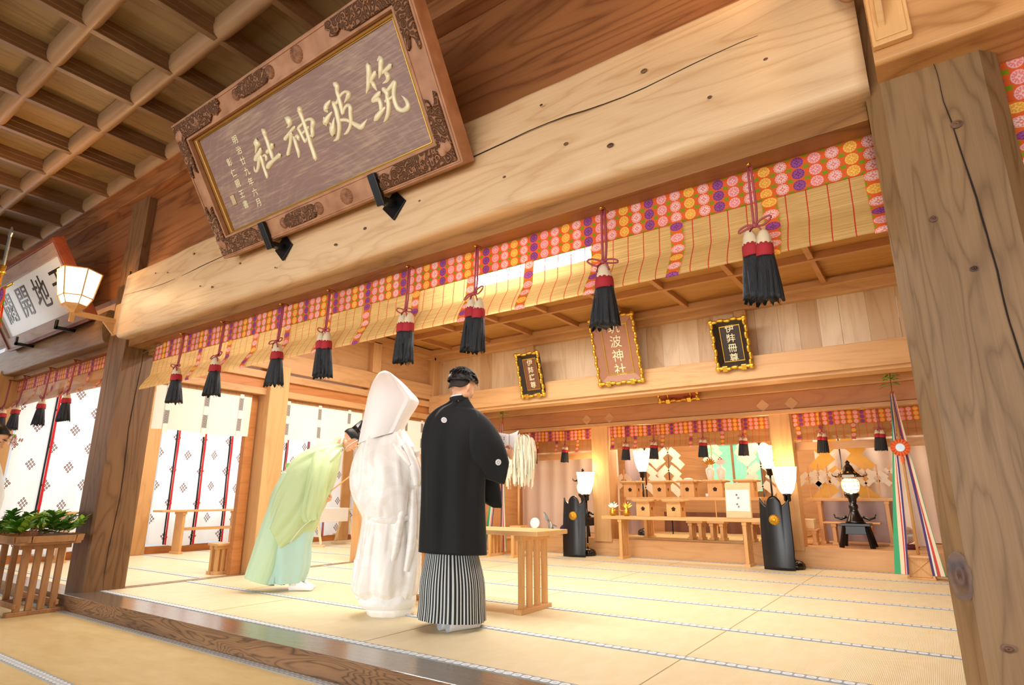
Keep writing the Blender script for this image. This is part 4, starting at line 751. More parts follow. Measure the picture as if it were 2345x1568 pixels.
# ================================================================== PEOPLE
def figframe(k):
    b,u=GEN['BASE'][k]; b=Vector(b); u=Vector(u); w=Vector((u.y,-u.x,0)); return b,u,w    # u = image right, w = towards the viewer
def FP(fr,a,z,w=0): return fr[0]+fr[1]*a+fr[2]*w+Vector((0,0,z))
def loft(mb,fr,rows,n=48,seg=56,mi=0,fold=None,expo=2.0,close=(True,True),uvs=1.,rnd=(.0,.0)):
    """rows: (uA,zA,uB,zB,depth,woff): ellipse through A and B with the given half depth"""
    Rw=spline(rows,n)
    if rnd[0]: pass
    def fn(u,v):
        a1,z1,a2,z2,d,wo=Rw[int(round(v*n))]; th=2*PI*u; c,s=math.cos(th),math.sin(th)
        cc=math.copysign(abs(c)**(2/expo),c); ss=math.copysign(abs(s)**(2/expo),s)
        A=FP(fr,a1,z1,wo); B=FP(fr,a2,z2,wo); mid=(A+B)/2; hx=(B-A)/2
        p=mid+hx*cc+fr[2]*(d*ss)
        if fold:
            nrm=(hx.normalized()*c*d+fr[2]*s*hx.length); nrm.normalize(); p=p+nrm*fold(th,v,p)
        return p
    V=mb.grid(seg,n,fn,mi,True,lambda u,v:(u*uvs,v))
    if close[0]: mb.face(V[0][::-1],None,mi)
    if close[1]: mb.face(V[-1],None,mi)
    return V
def blob(mb,c,r,M4=None,seg=20,ring=14):
    V=[]; n0=len(mb.bm.verts); mb.ball((0,0,0),r,seg,ring); mb.bm.verts.ensure_lookup_table()
    Mx=(M4 or Matrix.Identity(4)).copy(); Mx=Matrix.Translation(Vector(c))@Mx
    for v in list(mb.bm.verts)[n0:]: v.co=Mx@v.co
def limb(mb,P,seg=14):
    """tapering limb through (x,y,z,r) rows, rounded at both ends"""
    Q=spline([tuple(p) for p in P],max(6,5*len(P))); mb.tube([q[:3] for q in Q],[q[3] for q in Q],seg)
    for q in (Q[0],Q[-1]): mb.ball(q[:3],q[3]*.99,seg,8)
def head_parts(mb,HM,female=False):
    """head in its own frame (face along +y, up +z, origin at the head centre, ~0.23 tall), moved by HM"""
    def b(c,r,rot=None):
        n0=len(mb.bm.verts); mb.ball((0,0,0),r,20,14); mb.bm.verts.ensure_lookup_table(); Mx=HM@Matrix.Translation(Vector(c))@(rot or Matrix.Identity(4))
        for v in list(mb.bm.verts)[n0:]: v.co=Mx@v.co
    b((0,-.012,.028),(.073,.092,.083)); b((0,.022,-.01),(.062,.068,.085)); b((0,.03,-.055),(.048,.052,.05)); b((0,.062,-.088),(.024,.022,.02))
    b((0,.082,-.012),(.011,.014,.028),Matrix.Rotation(-.25,4,'X')); b((0,.098,-.032),(.014,.013,.011)); 
    for s in (-1,1):
        b((s*.072,-.008,-.012),(.009,.018,.03),Matrix.Rotation(s*.25,4,'Z')); b((s*.036,.058,-.03),(.022,.022,.024)); b((s*.028,.074,.018),(.022,.012,.008)); b((s*.008,.092,-.036),(.008,.009,.007))
        b((s*.05,.0,-.06),(.016,.03,.024))
    b((0,.082,-.058),(.022,.014,.007)); b((0,.079,-.068),(.018,.014,.007)); b((0,.05,.05),(.058,.04,.035))
def hand_parts(mb,HM,curl=.9,side=1,s=1.):
    """hand: palm along +y from the wrist, palm facing -z; five separate fingers curled by 'curl'"""
    def seg(P,rs):
        for i in range(len(P)-1):
            a,b=HM@Vector(P[i]),HM@Vector(P[i+1]); mb.tube([a,b],[rs[i],rs[i+1]],10)
        for p,r in zip(P,rs): mb.ball(HM@Vector(p),r*.99,10,7)
    n0=len(mb.bm.verts); mb.ball((0,0,0),(.040*s,.048*s,.015*s),16,10); mb.bm.verts.ensure_lookup_table()
    for v in list(mb.bm.verts)[n0:]: v.co=HM@(v.co+Vector((0,.045*s,0)))
    for k,(x,L) in enumerate(((-.030,.062),(-.010,.074),(.011,.070),(.030,.056))):
        x*=side*s; L*=s; p=Vector((x,.085*s,0)); P=[tuple(p)]; a=0
        for f,cr in ((.45,.55),(.32,.8),(.25,.6)):
            a+=curl*cr*(1+.12*k*.5); p=p+Vector((0,math.cos(a),-math.sin(a)))*L*f; P.append(tuple(p))
        seg(P,[.0095*s,.0088*s,.0078*s,.0066*s])
    seg([(-side*.030*s,.020*s,-.004*s),(-side*.052*s,.046*s,-.012*s),(-side*.052*s,.072*s,-.022*s),(-side*.044*s,.092*s,-.028*s)],[.014*s,.011*s,.0095*s,.008*s])
def skin_body(name,parent,build,voxel=.006,mat='skin'):
    """all the tapering pieces are fused into one continuous surface"""
    mb=MB(); build(mb); o=mb.mesh('tmp',M[mat])
    md=o.modifiers.new('r','REMESH'); md.mode='VOXEL'; md.voxel_size=voxel; md.use_smooth_shade=True
    sm=o.modifiers.new('s','SMOOTH'); sm.factor=.6; sm.iterations=4
    me=bpy.data.meshes.new_from_object(o.evaluated_get(bpy.context.evaluated_depsgraph_get())); bpy.data.objects.remove(o)
    me.transform(Matrix.Translation(-absloc(parent))); me.name=name
    for p in me.polygons: p.use_smooth=True
    if not me.materials: me.materials.append(M[mat])
    ob=bpy.data.objects.new(name,me); COL.objects.link(ob); ob.parent=parent; return ob
def sock(mb,heel,toe,h=.09,w=.042,rise=.17):
    """tabi sock: heel, instep, split toe, ankle shaft"""
    heel=Vector(heel);toe=Vector(toe); d=(toe-heel); L=d.length; d.normalize(); s=Vector((-d.y,d.x,0)); up=Vector((0,0,1))
    P=[(0,.02,.030,.045),(.12,.045,.036,.055),(.3,.045,.038,.055),(.5,.036,.042,.046),(.72,.026,.046,.034),(.9,.02,.042,.026),(1.0,.015,.022,.016)]
    Q=spline(P,24)
    mb.grid(18,24,lambda u,v:heel+d*(L*Q[int(round(v*24))][0])+s*(Q[int(round(v*24))][2]*math.cos(2*PI*u))+up*(Q[int(round(v*24))][1]*0+Q[int(round(v*24))][3]*(1+math.sin(2*PI*u))/1.0*(.9)),0,True)
    mb.tube([heel+d*L*.2+up*.05,heel+d*L*.2+up*rise],[.045,.04],16)
    # groove beside the big toe
    for q in (0,1): mb.ball(heel+d*L*.97+s*(.018 if q else -.016)+up*.02,(.022,.022,.018),10,6)
def eyes(parent,HM,closed=False):
    for s in (-1,1):
        mb=MB()
        if closed:
            mb.tube([HM@Vector((s*(.028+.016*math.cos(a)),.079-.006*abs(math.cos(a)),.004-.006*math.sin(a))) for a in [PI*k/6 for k in range(7)]],.0016,5); part(mb,'eyelashes',M['hair'],parent,world=True)
        else:
            mb.ball(HM@Vector((s*.028,.074,.004)),.0105,12,8); e=part(mb,'eye',M['ceramic'],parent,world=True,smooth=True)
        mb=MB(); mb.tube([HM@Vector((s*(.012+.034*k/5),.088-.014*(k/5)**2,.024+.006*math.sin(PI*k/5))) for k in range(6)],[.0022,.003,.003,.0028,.0022,.0012],5); part(mb,'eyebrow',M['hair'],parent,world=True)
# ------------------------------------------------------------------ GROOM
fr=figframe('groom'); FG=GEN['FIG']
g=thing('person',tuple(fr[0]),'man from behind in black crested jacket and striped trousers reading a paper','person')
yaw=-.12
def groom_head(): return Matrix.Translation(FP(fr,.036,1.662,.0))@Matrix.Rotation(yaw+.02,4,'Z')@Matrix.Rotation(-.30,4,'X')@Matrix.Scale(1.07,4)
HM=groom_head()
handR=FP(fr,.402,1.165,-.06)
fwd=Vector((0,1,0))
def frm(o,y,z):
    y=Vector(y).normalized(); z=Vector(z); z=(z-y*z.dot(y)).normalized(); x=y.cross(z); return Matrix(((x.x,y.x,z.x,o[0]),(x.y,y.y,z.y,o[1]),(x.z,y.z,z.z,o[2]),(0,0,0,1)))
def gb_(mb):
    head_parts(mb,HM)
    limb(mb,[(*FP(fr,.03,1.62),.058),(*FP(fr,.02,1.54,-.01),.054),(*FP(fr,.01,1.44,-.04),.05)])
    limb(mb,[(*FP(fr,.0,1.36,-.03),.075),(*FP(fr,-.01,1.25),.11),(*FP(fr,-.01,1.05),.11),(*FP(fr,-.01,.9),.12)])
    limb(mb,[(*FP(fr,.09,1.38,.0),.05),(*FP(fr,.20,1.30,.04),.048),(*FP(fr,.27,1.18,.02),.038),(*FP(fr,.36,1.19,-.04),.028),(*FP(fr,.385,1.18,-.055),.024)])
    limb(mb,[(*FP(fr,-.12,1.36,-.04),.05),(*FP(fr,-.15,1.22,-.08),.046),(*FP(fr,-.03,1.16,-.2),.036),(*FP(fr,.18,1.22,-.26),.026)])
    for a,wv in ((-.09,.02),(.07,-.02)):
        limb(mb,[(*FP(fr,a,.9,wv),.085),(*FP(fr,a,.5,wv),.06),(*FP(fr,a,.3,wv),.05),(*FP(fr,a,.1,wv),.036)])
    hm=frm(handR+Vector((0,0,-.03)),(FP(fr,.02,.10,-.03)-fr[0]),(fr[1]*.9+fr[2]*.4)); hand_parts(mb,hm,1.1,-1,.95)
    hm=frm(FP(fr,.20,1.22,-.27),(FP(fr,.07,.06,-.02)-fr[0]),(fr[1]*-.6+fr[2]*.2)); hand_parts(mb,hm,1.0,1,.95)
body=skin_body('body',g,gb_)
eyes(g,HM)
# short black hair: textured cap over the crown, faded at the nape
def hair_cap(HM,front=-.35,name='hair',parent=None,cut=None,amp=.012,thick=.014,seed=0,mat='hair',scale=(1,1,1)):
    mb=MB()
    def fn(u,v):
        th=2*PI*u; ph=v*PI*.5*1.18      # 0 top .. down
        x,y=math.sin(ph)*math.cos(th),math.sin(ph)*math.sin(th); z=math.cos(ph)
        low=cut(th) if cut else .0
        z=max(z,low)
        n=Vector((x,y,z)); r=Vector((.078*scale[0]+thick,.098*scale[1]+thick,.090*scale[2]+thick))
        d=1+amp*8*(noise.noise(n*6+Vector((seed,0,0)))+.6*noise.noise(n*15))*(1-.5*v)
        return HM@Vector((n.x*r.x*d,n.y*r.y*d-.012,n.z*r.z*d+.024))
    V=mb.grid(64,30,fn,0,True); return part(mb,name,M[mat],parent,world=True,smooth=True)
hair_cap(HM,parent=g,cut=lambda th:-.20+.24*math.cos(th)**4*(1 if math.sin(th)<.2 else .6)+.6*max(0,math.sin(th))**.8,seed=2,thick=.016,amp=.014)
mb=MB(); rr=random.Random(4)
for k in range(340):
    th=rr.uniform(0,2*PI); ph=rr.uniform(0,1.15); n=Vector((math.sin(ph)*math.cos(th),math.sin(ph)*math.sin(th),math.cos(ph)))
    c=Vector((n.x*.092,n.y*.112-.012,n.z*.104+.024)); tdir=Vector((rr.uniform(-1,1),.9+rr.uniform(-.4,.6),rr.uniform(-.5,.3))); tdir=(tdir-n*tdir.dot(n)).normalized()
    P=[c-tdir*.018,c+n*.012,c+tdir*.026+n*.010]; mb.tube([HM@p for p in P],[.005,.006,.0014],4)
part(mb,'hair_tuft',M['hair'],g,world=True,smooth=True)
mb=MB(); mb.grid(30,6,lambda u,v:HM@Vector((.074*math.cos(PI+PI*u),.090*math.sin(PI+PI*u)-.012,(.034-.082*v*(.25+.75*math.sin(PI*u)**.6)+.006*math.sin(14*u)*v))) ); part(mb,'shaved_nape',M['stub'],g,world=True,smooth=True,recalc=False,solid=.004)
def foldA(k1,a1,k2,a2,sd=0,zf=1.2):
    def f(th,v,p):
        return a1*math.sin(k1*th+1.3*noise.noise(Vector((th,v*zf*2,sd)))*2)*min(1,v*2)+a2*noise.noise(Vector((math.cos(th)*k2,math.sin(th)*k2,v*zf+sd)))
    return f
mb=MB()
loft(mb,fr,FG['haori'],60,84,0,foldA(3,.010,2.0,.034,1),2.35)
loft(mb,fr,FG['sleeveR'],30,40,0,lambda th,v,p:.010*noise.noise(Vector((th*1.2,v*3,3))),2.3)
loft(mb,fr,FG['sleeveL'],24,36,0,lambda th,v,p:.010*noise.noise(Vector((th*1.2,v*3,5))),2.3)
hao=part(mb,'haori',M['haori'],g,world=True,smooth=True); hao['label']='black formal jacket with white crests'
# collar, centre back seam
mb=MB(); loft(mb,fr,[(-.052,1.545,.088,1.56,.062,0),(-.060,1.575,.083,1.59,.066,0),(-.052,1.583,.078,1.597,.060,0)],8,30,0,None,2.1,(False,False)); part(mb,'haori_collar',M['haori'],hao,world=True,smooth=True)
mb=MB(); loft(mb,fr,[(-.048,1.56,.075,1.575,.056,0),(-.05,1.592,.072,1.606,.058,0)],4,30,0,None,2.1,(False,False)); part(mb,'white_under_collar',M['tabi'],g,world=True,smooth=True)
def crest(c,nrm,r,parent):
    N=Vector(nrm).normalized(); U=Vector((0,0,1)); X=U.cross(N).normalized(); U=N.cross(X); c=Vector(c)
    mb=MB(); mb.disc(c,X,U,r,28); o=part(mb,'white_crest',M['tabi'],parent,world=True,recalc=False,solid=.002)
    mb=MB()
    for k in range(28):
        a0,a1=2*PI*k/28,2*PI*(k+1)/28
        if k%4!=3:
            q=[c+N*.002+(X*math.cos(a)+U*math.sin(a))*rr_ for a,rr_ in ((a0,r*.82),(a1,r*.82),(a1,r*.76),(a0,r*.76))]; mb.face([mb.bm.verts.new(p) for p in q])
    for k in range(8):
        a=2*PI*k/8; mb.disc(c+N*.002+(X*math.cos(a)+U*math.sin(a))*r*.42,X,U,r*.13,8)
    part(mb,'crest_lines',plain('crest_grey','6a6c70',.8),o,world=True,recalc=False)
from mathutils.bvhtree import BVHTree
def on_surface(obj,fr,a,z,push=.003):
    me=obj.data; off=absloc(obj); bv=BVHTree.FromPolygons([v.co+off for v in me.vertices],[list(p.vertices) for p in me.polygons])
    o=FP(fr,a,z,2.0); h=bv.ray_cast(o,-fr[2]); 
    if h[0] is None: return FP(fr,a,z,.2),fr[2]
    n=h[1] if h[1].dot(fr[2])>0 else -h[1]; return h[0]+n*push,n
c,n=on_surface(hao,fr,-.093,1.396); crest(c,n,.021,hao)
c,n=on_surface(hao,fr,.303,1.103); crest(c,n,.022,hao)
c,n=on_surface(hao,fr,.0,1.3)
# striped pleated trousers
mb=MB(); NP=12
def pleat(th,v,p): return -.010*abs(math.sin(NP/2*th))**6*(.3+.7*v)+.006*noise.noise(Vector((th*2,v,3)))
loft(mb,fr,[[r[0]+(.03 if r[1]>.45 else .01),r[1]+(.055*min(1,max(0,(.6-r[1])/.5))),r[2]-(.03 if r[1]>.45 else .0),r[3]+(.055*min(1,max(0,(.6-r[3])/.5))),r[4]-(.045 if r[1]>.45 else .0),r[5]] for r in FG['hakama']],30,200,0,pleat,2.3,(True,False),64)
hk=part(mb,'hakama',M['hakama'],g,world=True,smooth=True); hk['label']='grey and black finely striped pleated trousers'
mb=MB(); sock(mb,FP(fr,-.085,0,.10),FP(fr,-.085,0,.10)+Vector((.06,.24,0))*.75); part(mb,'tabi_sock',M['tabi'],g,world=True,smooth=True)
mb=MB(); sock(mb,FP(fr,-.03,0,.16),FP(fr,.17,0,.02)); part(mb,'tabi_sock',M['tabi'],g,world=True,smooth=True)
# the paper he reads (a thing of its own): folded sheet with printed columns
pp=thing('ritual_paper',tuple(FP(fr,.40,1.21,-.09)),'open folded white paper held up by the man in black','paper')
A=FP(fr,.385,1.19,-.085)
def sheet(p0,p1,p2,p3,curve):
    p0,p1,p2,p3=map(Vector,(p0,p1,p2,p3)); nn=(p1-p0).cross(p3-p0).normalized()
    return lambda u,v:(p0*(1-u)*(1-v)+p1*u*(1-v)+p2*u*v+p3*(1-u)*v)+nn*curve*math.sin(PI*u)
mb=MB(); mb.grid(10,6,sheet(FP(fr,.22,1.23,-.22),FP(fr,.395,1.20,-.10),FP(fr,.40,1.325,-.12),FP(fr,.235,1.35,-.24),.02)); part(mb,'left_leaf',M['white'],pp,world=True,smooth=True,recalc=False,solid=.001)
mb=MB(); mb.grid(8,6,sheet(FP(fr,.395,1.20,-.10),FP(fr,.425,1.21,-.04),FP(fr,.463,1.345,-.02),FP(fr,.40,1.325,-.12),-.008)); part(mb,'right_leaf',M['white'],pp,world=True,smooth=True,recalc=False,solid=.001)
mb=MB(); mb.grid(6,4,sheet(FP(fr,.235,1.35,-.24),FP(fr,.40,1.325,-.12),FP(fr,.372,1.338,-.15),FP(fr,.26,1.345,-.25),.01)); mb.bm.free()
mb=MB()
for i in range(5):
    for j in range(6):
        if (i+j)%4==3: continue
        c=sheet(FP(fr,.22,1.23,-.218),FP(fr,.395,1.20,-.098),FP(fr,.40,1.325,-.118),FP(fr,.235,1.35,-.238),.02)(.3+.13*i,.15+.12*j)+fr[2]*.0025; mb.box(c+Vector((-.003,-.001,-.003)),c+Vector((.003,.001,.003)))
part(mb,'printed_text',M['black'],pp,world=True)
# ------------------------------------------------------------------ BRIDE
fr=figframe('bride')
b=thing('person',tuple(fr[0]),'person in white bridal kimono and tall white hood seen from behind','person')
HB=Matrix.Translation(FP(fr,-.03,1.545,-.01))@Matrix.Rotation(-.35,4,'Z')@Matrix.Rotation(-.2,4,'X')
def bb_(mb):
    head_parts(mb,HB,True)
    limb(mb,[(*FP(fr,-.04,1.50),.05),(*FP(fr,-.05,1.42),.05),(*FP(fr,-.05,1.33),.085)])
    limb(mb,[(*FP(fr,-.04,1.30),.11),(*FP(fr,-.03,1.1),.13),(*FP(fr,-.03,.85),.14)])
    limb(mb,[(*FP(fr,.06,1.28,.03),.05),(*FP(fr,.12,1.10,.05),.04),(*FP(fr,.10,.98,-.10),.032),(*FP(fr,.06,1.0,-.2),.024)])
    limb(mb,[(*FP(fr,-.15,1.28,-.04),.05),(*FP(fr,-.17,1.10,-.06),.04),(*FP(fr,-.08,.98,-.17),.032),(*FP(fr,.0,1.0,-.22),.024)])
    for a in (-.07,.05): limb(mb,[(*FP(fr,a,.85),.085),(*FP(fr,a,.45),.055),(*FP(fr,a,.25),.045),(*FP(fr,a,.08),.034)])
    hm=frm(FP(fr,.06,1.0,-.2),(-fr[1]*.8-fr[2]*.5),(0,.2,1)); hand_parts(mb,hm,.5,-1,.88)
    hm=frm(FP(fr,-.0,1.0,-.21),(fr[1]*.8-fr[2]*.6),(0,.2,1)); hand_parts(mb,hm,.5,1,.88)
skin_body('body',b,bb_); eyes(b,HB,True)
hair_cap(HB,parent=b,cut=lambda th:(-.4 if math.sin(th)<.1 else -.4+.9*max(0,math.sin(th))**.7),seed=8,amp=.003,mat='hair')
def foldB(sd,a,k=2.6,z=2.2):
    def f(th,v,p): 
        return a*(noise.noise(Vector((math.cos(th)*k,math.sin(th)*k,v*z+sd)))+.22*noise.noise(Vector((math.cos(th)*k*2.3,math.sin(th)*k*2.3,v*z*2+sd)))+.55*(.25-abs(noise.noise(Vector((math.cos(th)*k*1.7+v*1.5,math.sin(th)*k*1.7,v*z*.8+sd+5))))))
    return f
mb=MB(); loft(mb,fr,FG['kimono_top'],60,96,0,foldB(1,.042,2.6,3),2.15)
kt=part(mb,'outer_robe_upper',M['bride'],b,world=True,smooth=True)
mb=MB(); loft(mb,fr,[[r[0],r[1]+(.04 if r[1]<.3 else .01),r[2],r[3]+(.04 if r[1]<.3 else .01),r[4],r[5]] for r in FG['kimono_skirt']],60,110,0,foldB(6,.036,3.6,1.2),2.2); part(mb,'outer_robe_skirt',M['bride'],b,world=True,smooth=True)
mb=MB(); loft(mb,fr,[[r[0],r[1]+0.045,r[2],r[3]+0.045,r[4],r[5]] for r in FG['kimono_roll']],24,90,0,foldB(3,.01,3,1),2.2); part(mb,'padded_hem',M['hoodc'],b,world=True,smooth=True)
mb=MB(); loft(mb,fr,[[r[0],r[1]+0.035,r[2],r[3]+0.035,r[4],r[5]] for r in FG['kimono_under']],24,90,0,foldB(4,.01,3,1),2.2); part(mb,'inner_hem',M['bride'],b,world=True,smooth=True)
mb=MB(); loft(mb,fr,FG['bsleeve'],40,60,0,foldB(9,.022,2.5,2.5),2.3); sl=part(mb,'hanging_sleeve',M['bride'],b,world=True,smooth=True)
# draped folds on back: diagonal gathered pleats from shoulder to waist, long edge of the front panel
for k,(P,r) in enumerate([([(.07,1.27,.19),(.12,1.16,.225),(.16,1.05,.235),(.175,.95,.22)],.016),([(-.02,1.27,.19),(.06,1.18,.23),(.12,1.10,.25)],.011),([(.10,.95,.215),(.08,.80,.21),(.05,.62,.215),(.03,.45,.22),(-.02,.30,.22)],.013),([(.15,.92,.19),(.155,.72,.185),(.15,.52,.19),(.12,.32,.2)],.014),([(-.20,.72,.10),(-.13,.70,.17),(-.03,.69,.20),(.08,.70,.20),(.17,.73,.14)],.012),([(-.25,.40,.07),(-.24,.25,.08),(-.22,.12,.09)],.014)]):
    q=spline([(*FP(fr,a,z,w-.035),2.4*r*(.4+.6*math.sin(PI*(i+.5)/len(P)))) for i,(a,z,w) in enumerate(P)],24)
    part(MB().tube([x[:3] for x in q],[max(x[3],.002) for x in q],10),'fabric_fold',M['bride'],kt,world=True,smooth=True)
mb=MB(); mb.grid(10,16,lambda u,v:FP(fr,.135+.055*u+.02*v,1.20-.24*v+.03*u,.155-.09*u+.03*math.sin(PI*u))); part(mb,'silver_obi_edge',M['silverc'],kt,world=True,smooth=True,solid=.006,recalc=False)
# embossed cranes: faint raised motifs
# wataboshi hood
mb=MB()
def hf(th,v,p):
    r=.022*math.exp(-((th-1.0)/.08)**2)*min(1,v*3)      # pressed crease down the side
    return r+.004*noise.noise(Vector((th*2,v*2,1)))
V=loft(mb,fr,FG['hood'],50,90,0,hf,2.1,(True,False)); part(mb,'white_hood',M['hoodc'],b,world=True,smooth=True,solid=.004)
for s_,(a,wv) in enumerate(((-.10,.02),(-.03,.10))):
    mb=MB(); hl=FP(fr,a,-.0,wv); sock(mb,hl,hl+Vector((.03,.2,0))); part(mb,'tabi_sock',M['tabi'],b,world=True,smooth=True)
M['train']=cloth('pale_aqua_green_silk','cdeccc',.45,.15,.03,.2)
# ------------------------------------------------------------------ PRIEST
fr=figframe('priest')
p=thing('person',tuple(fr[0]),'shrine priest in pale green robe bowing deeply with a black lacquered hat','person')
hc=FP(fr,.425,1.435,.0); fd=(fr[1]*.62+Vector((0,0,-.78))).normalized(); upv=(fr[1]*.78+Vector((0,0,.62))).normalized()
HP=frm(hc,fd,upv)
def pb_(mb):
    head_parts(mb,HP)
    limb(mb,[(*(HP@Vector((0,-.02,-.05))),.055),(*FP(fr,.34,1.425,0),.05),(*FP(fr,.26,1.37,0),.06)])
    limb(mb,[(*FP(fr,.24,1.34,0),.07),(*FP(fr,.10,1.20),.10),(*FP(fr,.0,1.05),.11),(*FP(fr,-.03,.85),.12)])
    limb(mb,[(*FP(fr,.20,1.28,.08),.045),(*FP(fr,.17,1.10,.13),.038),(*FP(fr,.16,.98,.14),.03),(*FP(fr,.185,.90,.11),.026)])
    limb(mb,[(*FP(fr,.20,1.28,-.08),.045),(*FP(fr,.20,1.10,-.18),.042),(*FP(fr,.19,.98,-.10),.034),(*FP(fr,.195,.90,.02),.026)])
    for wv in (-.08,.06): limb(mb,[(*FP(fr,-.05,.82,wv),.085),(*FP(fr,-.03,.45,wv),.055),(*FP(fr,-.02,.25,wv),.048),(*FP(fr,-.01,.08,wv),.036)])
    hm=frm(FP(fr,.185,.90,.11),(fr[1]*.5+Vector((0,0,-.8))),fr[2]); hand_parts(mb,hm,1.2,1,.9)
    hm=frm(FP(fr,.195,.90,.02),(fr[1]*.5+Vector((0,0,-.8))),-fr[2]); hand_parts(mb,hm,1.2,-1,.9)
skin_body('body',p,pb_); eyes(p,HP)
part(MB().tube([HP@Vector((-.018,.086,-.062)),HP@Vector((0,.094,-.062)),HP@Vector((.018,.086,-.062))],[.002,.004,.002],6),'lips',M['lip'],p,world=True)
hair_cap(HP,parent=p,cut=lambda th:(-.25 if math.sin(th)<.1 else -.25+.9*max(0,math.sin(th))**.7),seed=5,amp=.002,thick=.005)
# black lacquered hat tied with white cord
mb=MB(); 
def hatf(u,v):
    th=2*PI*u; a=.066+.004*v; bb=.098-.012*v
    ridge=(.03*math.cos(th)**2*v if v>.6 else 0)
    return HP@Vector((a*math.cos(th)*(1-.75*max(0,v-.35)/.65),bb*math.sin(th)*(1+.25*v)-.0+.0*v,.055+.155*v+.03*math.sin(th)*(1-v*.2)*-1*(.3)))
V=mb.grid(48,14,hatf,0,True); mb.face(V[-1]); hat=part(mb,'lacquered_hat',M['black'],p,world=True,smooth=True)
part(MB().tube([HP@Vector((.068*math.cos(a),.10*math.sin(a),.056-.01*math.sin(a))) for a in [2*PI*k/24 for k in range(25)]],.006,6),'hat_rim',M['black'],hat,world=True,smooth=True)
for s in (-1,1): part(MB().tube([HP@Vector((s*.07,.045,.05)),HP@Vector((s*.072,.038,-.01)),HP@Vector((s*.058,.035,-.075)),HP@Vector((s*.015,.05,-.108))],.003,6),'white_cord',M['tabi'],p,world=True,smooth=True)
mb=MB(); loft(mb,fr,FG['robe'],70,100,0,foldB(2,.042,2.8,2.4),2.15); rb=part(mb,'green_robe',M['green'],p,world=True,smooth=True)
mb=MB(); loft(mb,fr,FG['robe_back'],40,80,0,foldB(12,.022,2.6,1.2),2.2,(True,False)); part(mb,'robe_train',M['train'],p,world=True,smooth=True)
mb=MB(); loft(mb,fr,FG['psleeve'],40,60,0,foldB(7,.028,2.2,2.4),2.3); ps=part(mb,'green_sleeve',M['green'],p,world=True,smooth=True)
mb=MB(); loft(mb,fr,[(r[0],r[1]-.0,r[2],r[3],r[4],r[5]-.36) for r in FG['psleeve']],40,60,0,foldB(17,.028,2.2,2.4),2.3); part(mb,'green_sleeve',M['green'],p,world=True,smooth=True)
def legf(th,v,pq): return .018*math.sin(7*th+2*v)*(.4+.6*v)+.02*noise.noise(Vector((math.cos(th)*2,math.sin(th)*2,v*3)))
mb=MB(); loft(mb,fr,FG['phakama'],40,90,0,legf,2.3,(True,False)); part(mb,'aqua_trousers',M['aqua'],p,world=True,smooth=True)
mb=MB(); loft(mb,fr,[(r[0]-.01,r[1],r[2]-.06,r[3],r[4]*.9,r[5]-.01) for r in [(-.16,.62,-.02,.62,.12,0),(-.2,.35,-.04,.33,.13,0),(-.24,.10,-.05,.05,.13,0)]],24,60,0,legf,2.2,(True,False)); part(mb,'aqua_trousers',M['aqua'],p,world=True,smooth=True)
mb=MB(); loft(mb,fr,[(.355,1.485,.335,1.37,.066,0),(.335,1.49,.315,1.36,.07,0)],4,30,0,None,2.1,(False,False)); part(mb,'white_collar',M['tabi'],p,world=True,smooth=True,solid=.008)
q=spline([(*FP(fr,.18,.78,.20),),(*FP(fr,.10,.66,.225),),(*FP(fr,.0,.56,.22),),(*FP(fr,-.08,.44,.20),)],20); part(MB().tube([Vector(x) for x in q],.0022,6),'white_hem_line',M['tabi'],rb,world=True,smooth=True)
c,n=on_surface(rb,fr,-.165,1.165); part(MB().disc(c,fr[1],Vector((0,0,1)),.028,5),'green_tie_patch',plain('grass_green','93cf5a',.5),rb,world=True,recalc=False,solid=.004)
for a,wv,da in ((-.05,.06,.20),(.0,-.06,.17)):
    mb=MB(); hl=FP(fr,a,0,wv); sock(mb,hl,hl+fr[1]*da+fr[2]*.06); part(mb,'tabi_sock',M['tabi'],p,world=True,smooth=True)
wd=thing('wand',tuple(FP(fr,.19,.86,.12)),'thin pale wooden baton held by the bowing priest','wand')
part(MB().tube([FP(fr,.17,.845,.115),FP(fr,.47,1.09,.10)],[.005,.009],6),'stick',M['furn'],wd,world=True)
# ------------------------------------------------------------------ SHRINE MAIDEN at the left edge
_b=Vector((-6.50,1.60,-.125)); _d=Vector((_b.x,_b.y,0)).normalized(); fr=(_b,Vector((_d.y,-_d.x,0)),Vector((-_d.x,-_d.y,0)))
m=thing('person',tuple(fr[0]),'young woman in white robe with pink flower hair ornament at the left edge','person')
fd=(fr[1]*.80+fr[2]*.22+Vector((0,0,-.5))).normalized()
HM2=frm(FP(fr,.02,1.47,0),fd,Vector((0,0,1)))
def mb_(mb):
    head_parts(mb,HM2,True)
    limb(mb,[(*FP(fr,-.01,1.43,0),.05),(*FP(fr,-.03,1.36),.05),(*FP(fr,-.04,1.28),.08)])
    limb(mb,[(*FP(fr,-.04,1.30),.11),(*FP(fr,-.04,1.1),.12),(*FP(fr,-.04,.85),.13)])
    for wv in (-.13,.13): limb(mb,[(*FP(fr,-.02,1.30,wv),.05),(*FP(fr,-.02,1.10,wv*1.1),.038),(*FP(fr,.0,1.0,wv*.6),.03),(*FP(fr,.06,1.02,wv*.25),.023)])
    for wv in (-.08,.06): limb(mb,[(*FP(fr,-.04,.85,wv),.08),(*FP(fr,-.04,.3,wv),.045),(*FP(fr,-.04,.06,wv),.034)])
    for wv,sd in ((-.03,1),(.03,-1)): hand_parts(mb,frm(FP(fr,.05,1.02,wv),(fr[1]*.3+Vector((0,0,.5))),(0,0,1)),.5,sd,.85)
skin_body('body',m,mb_)
part(MB().tube([HM2@Vector((-.016,.092,-.062)),HM2@Vector((0,.099,-.062)),HM2@Vector((.016,.092,-.062))],[.002,.004,.002],6),'lips',M['lip'],m,world=True)
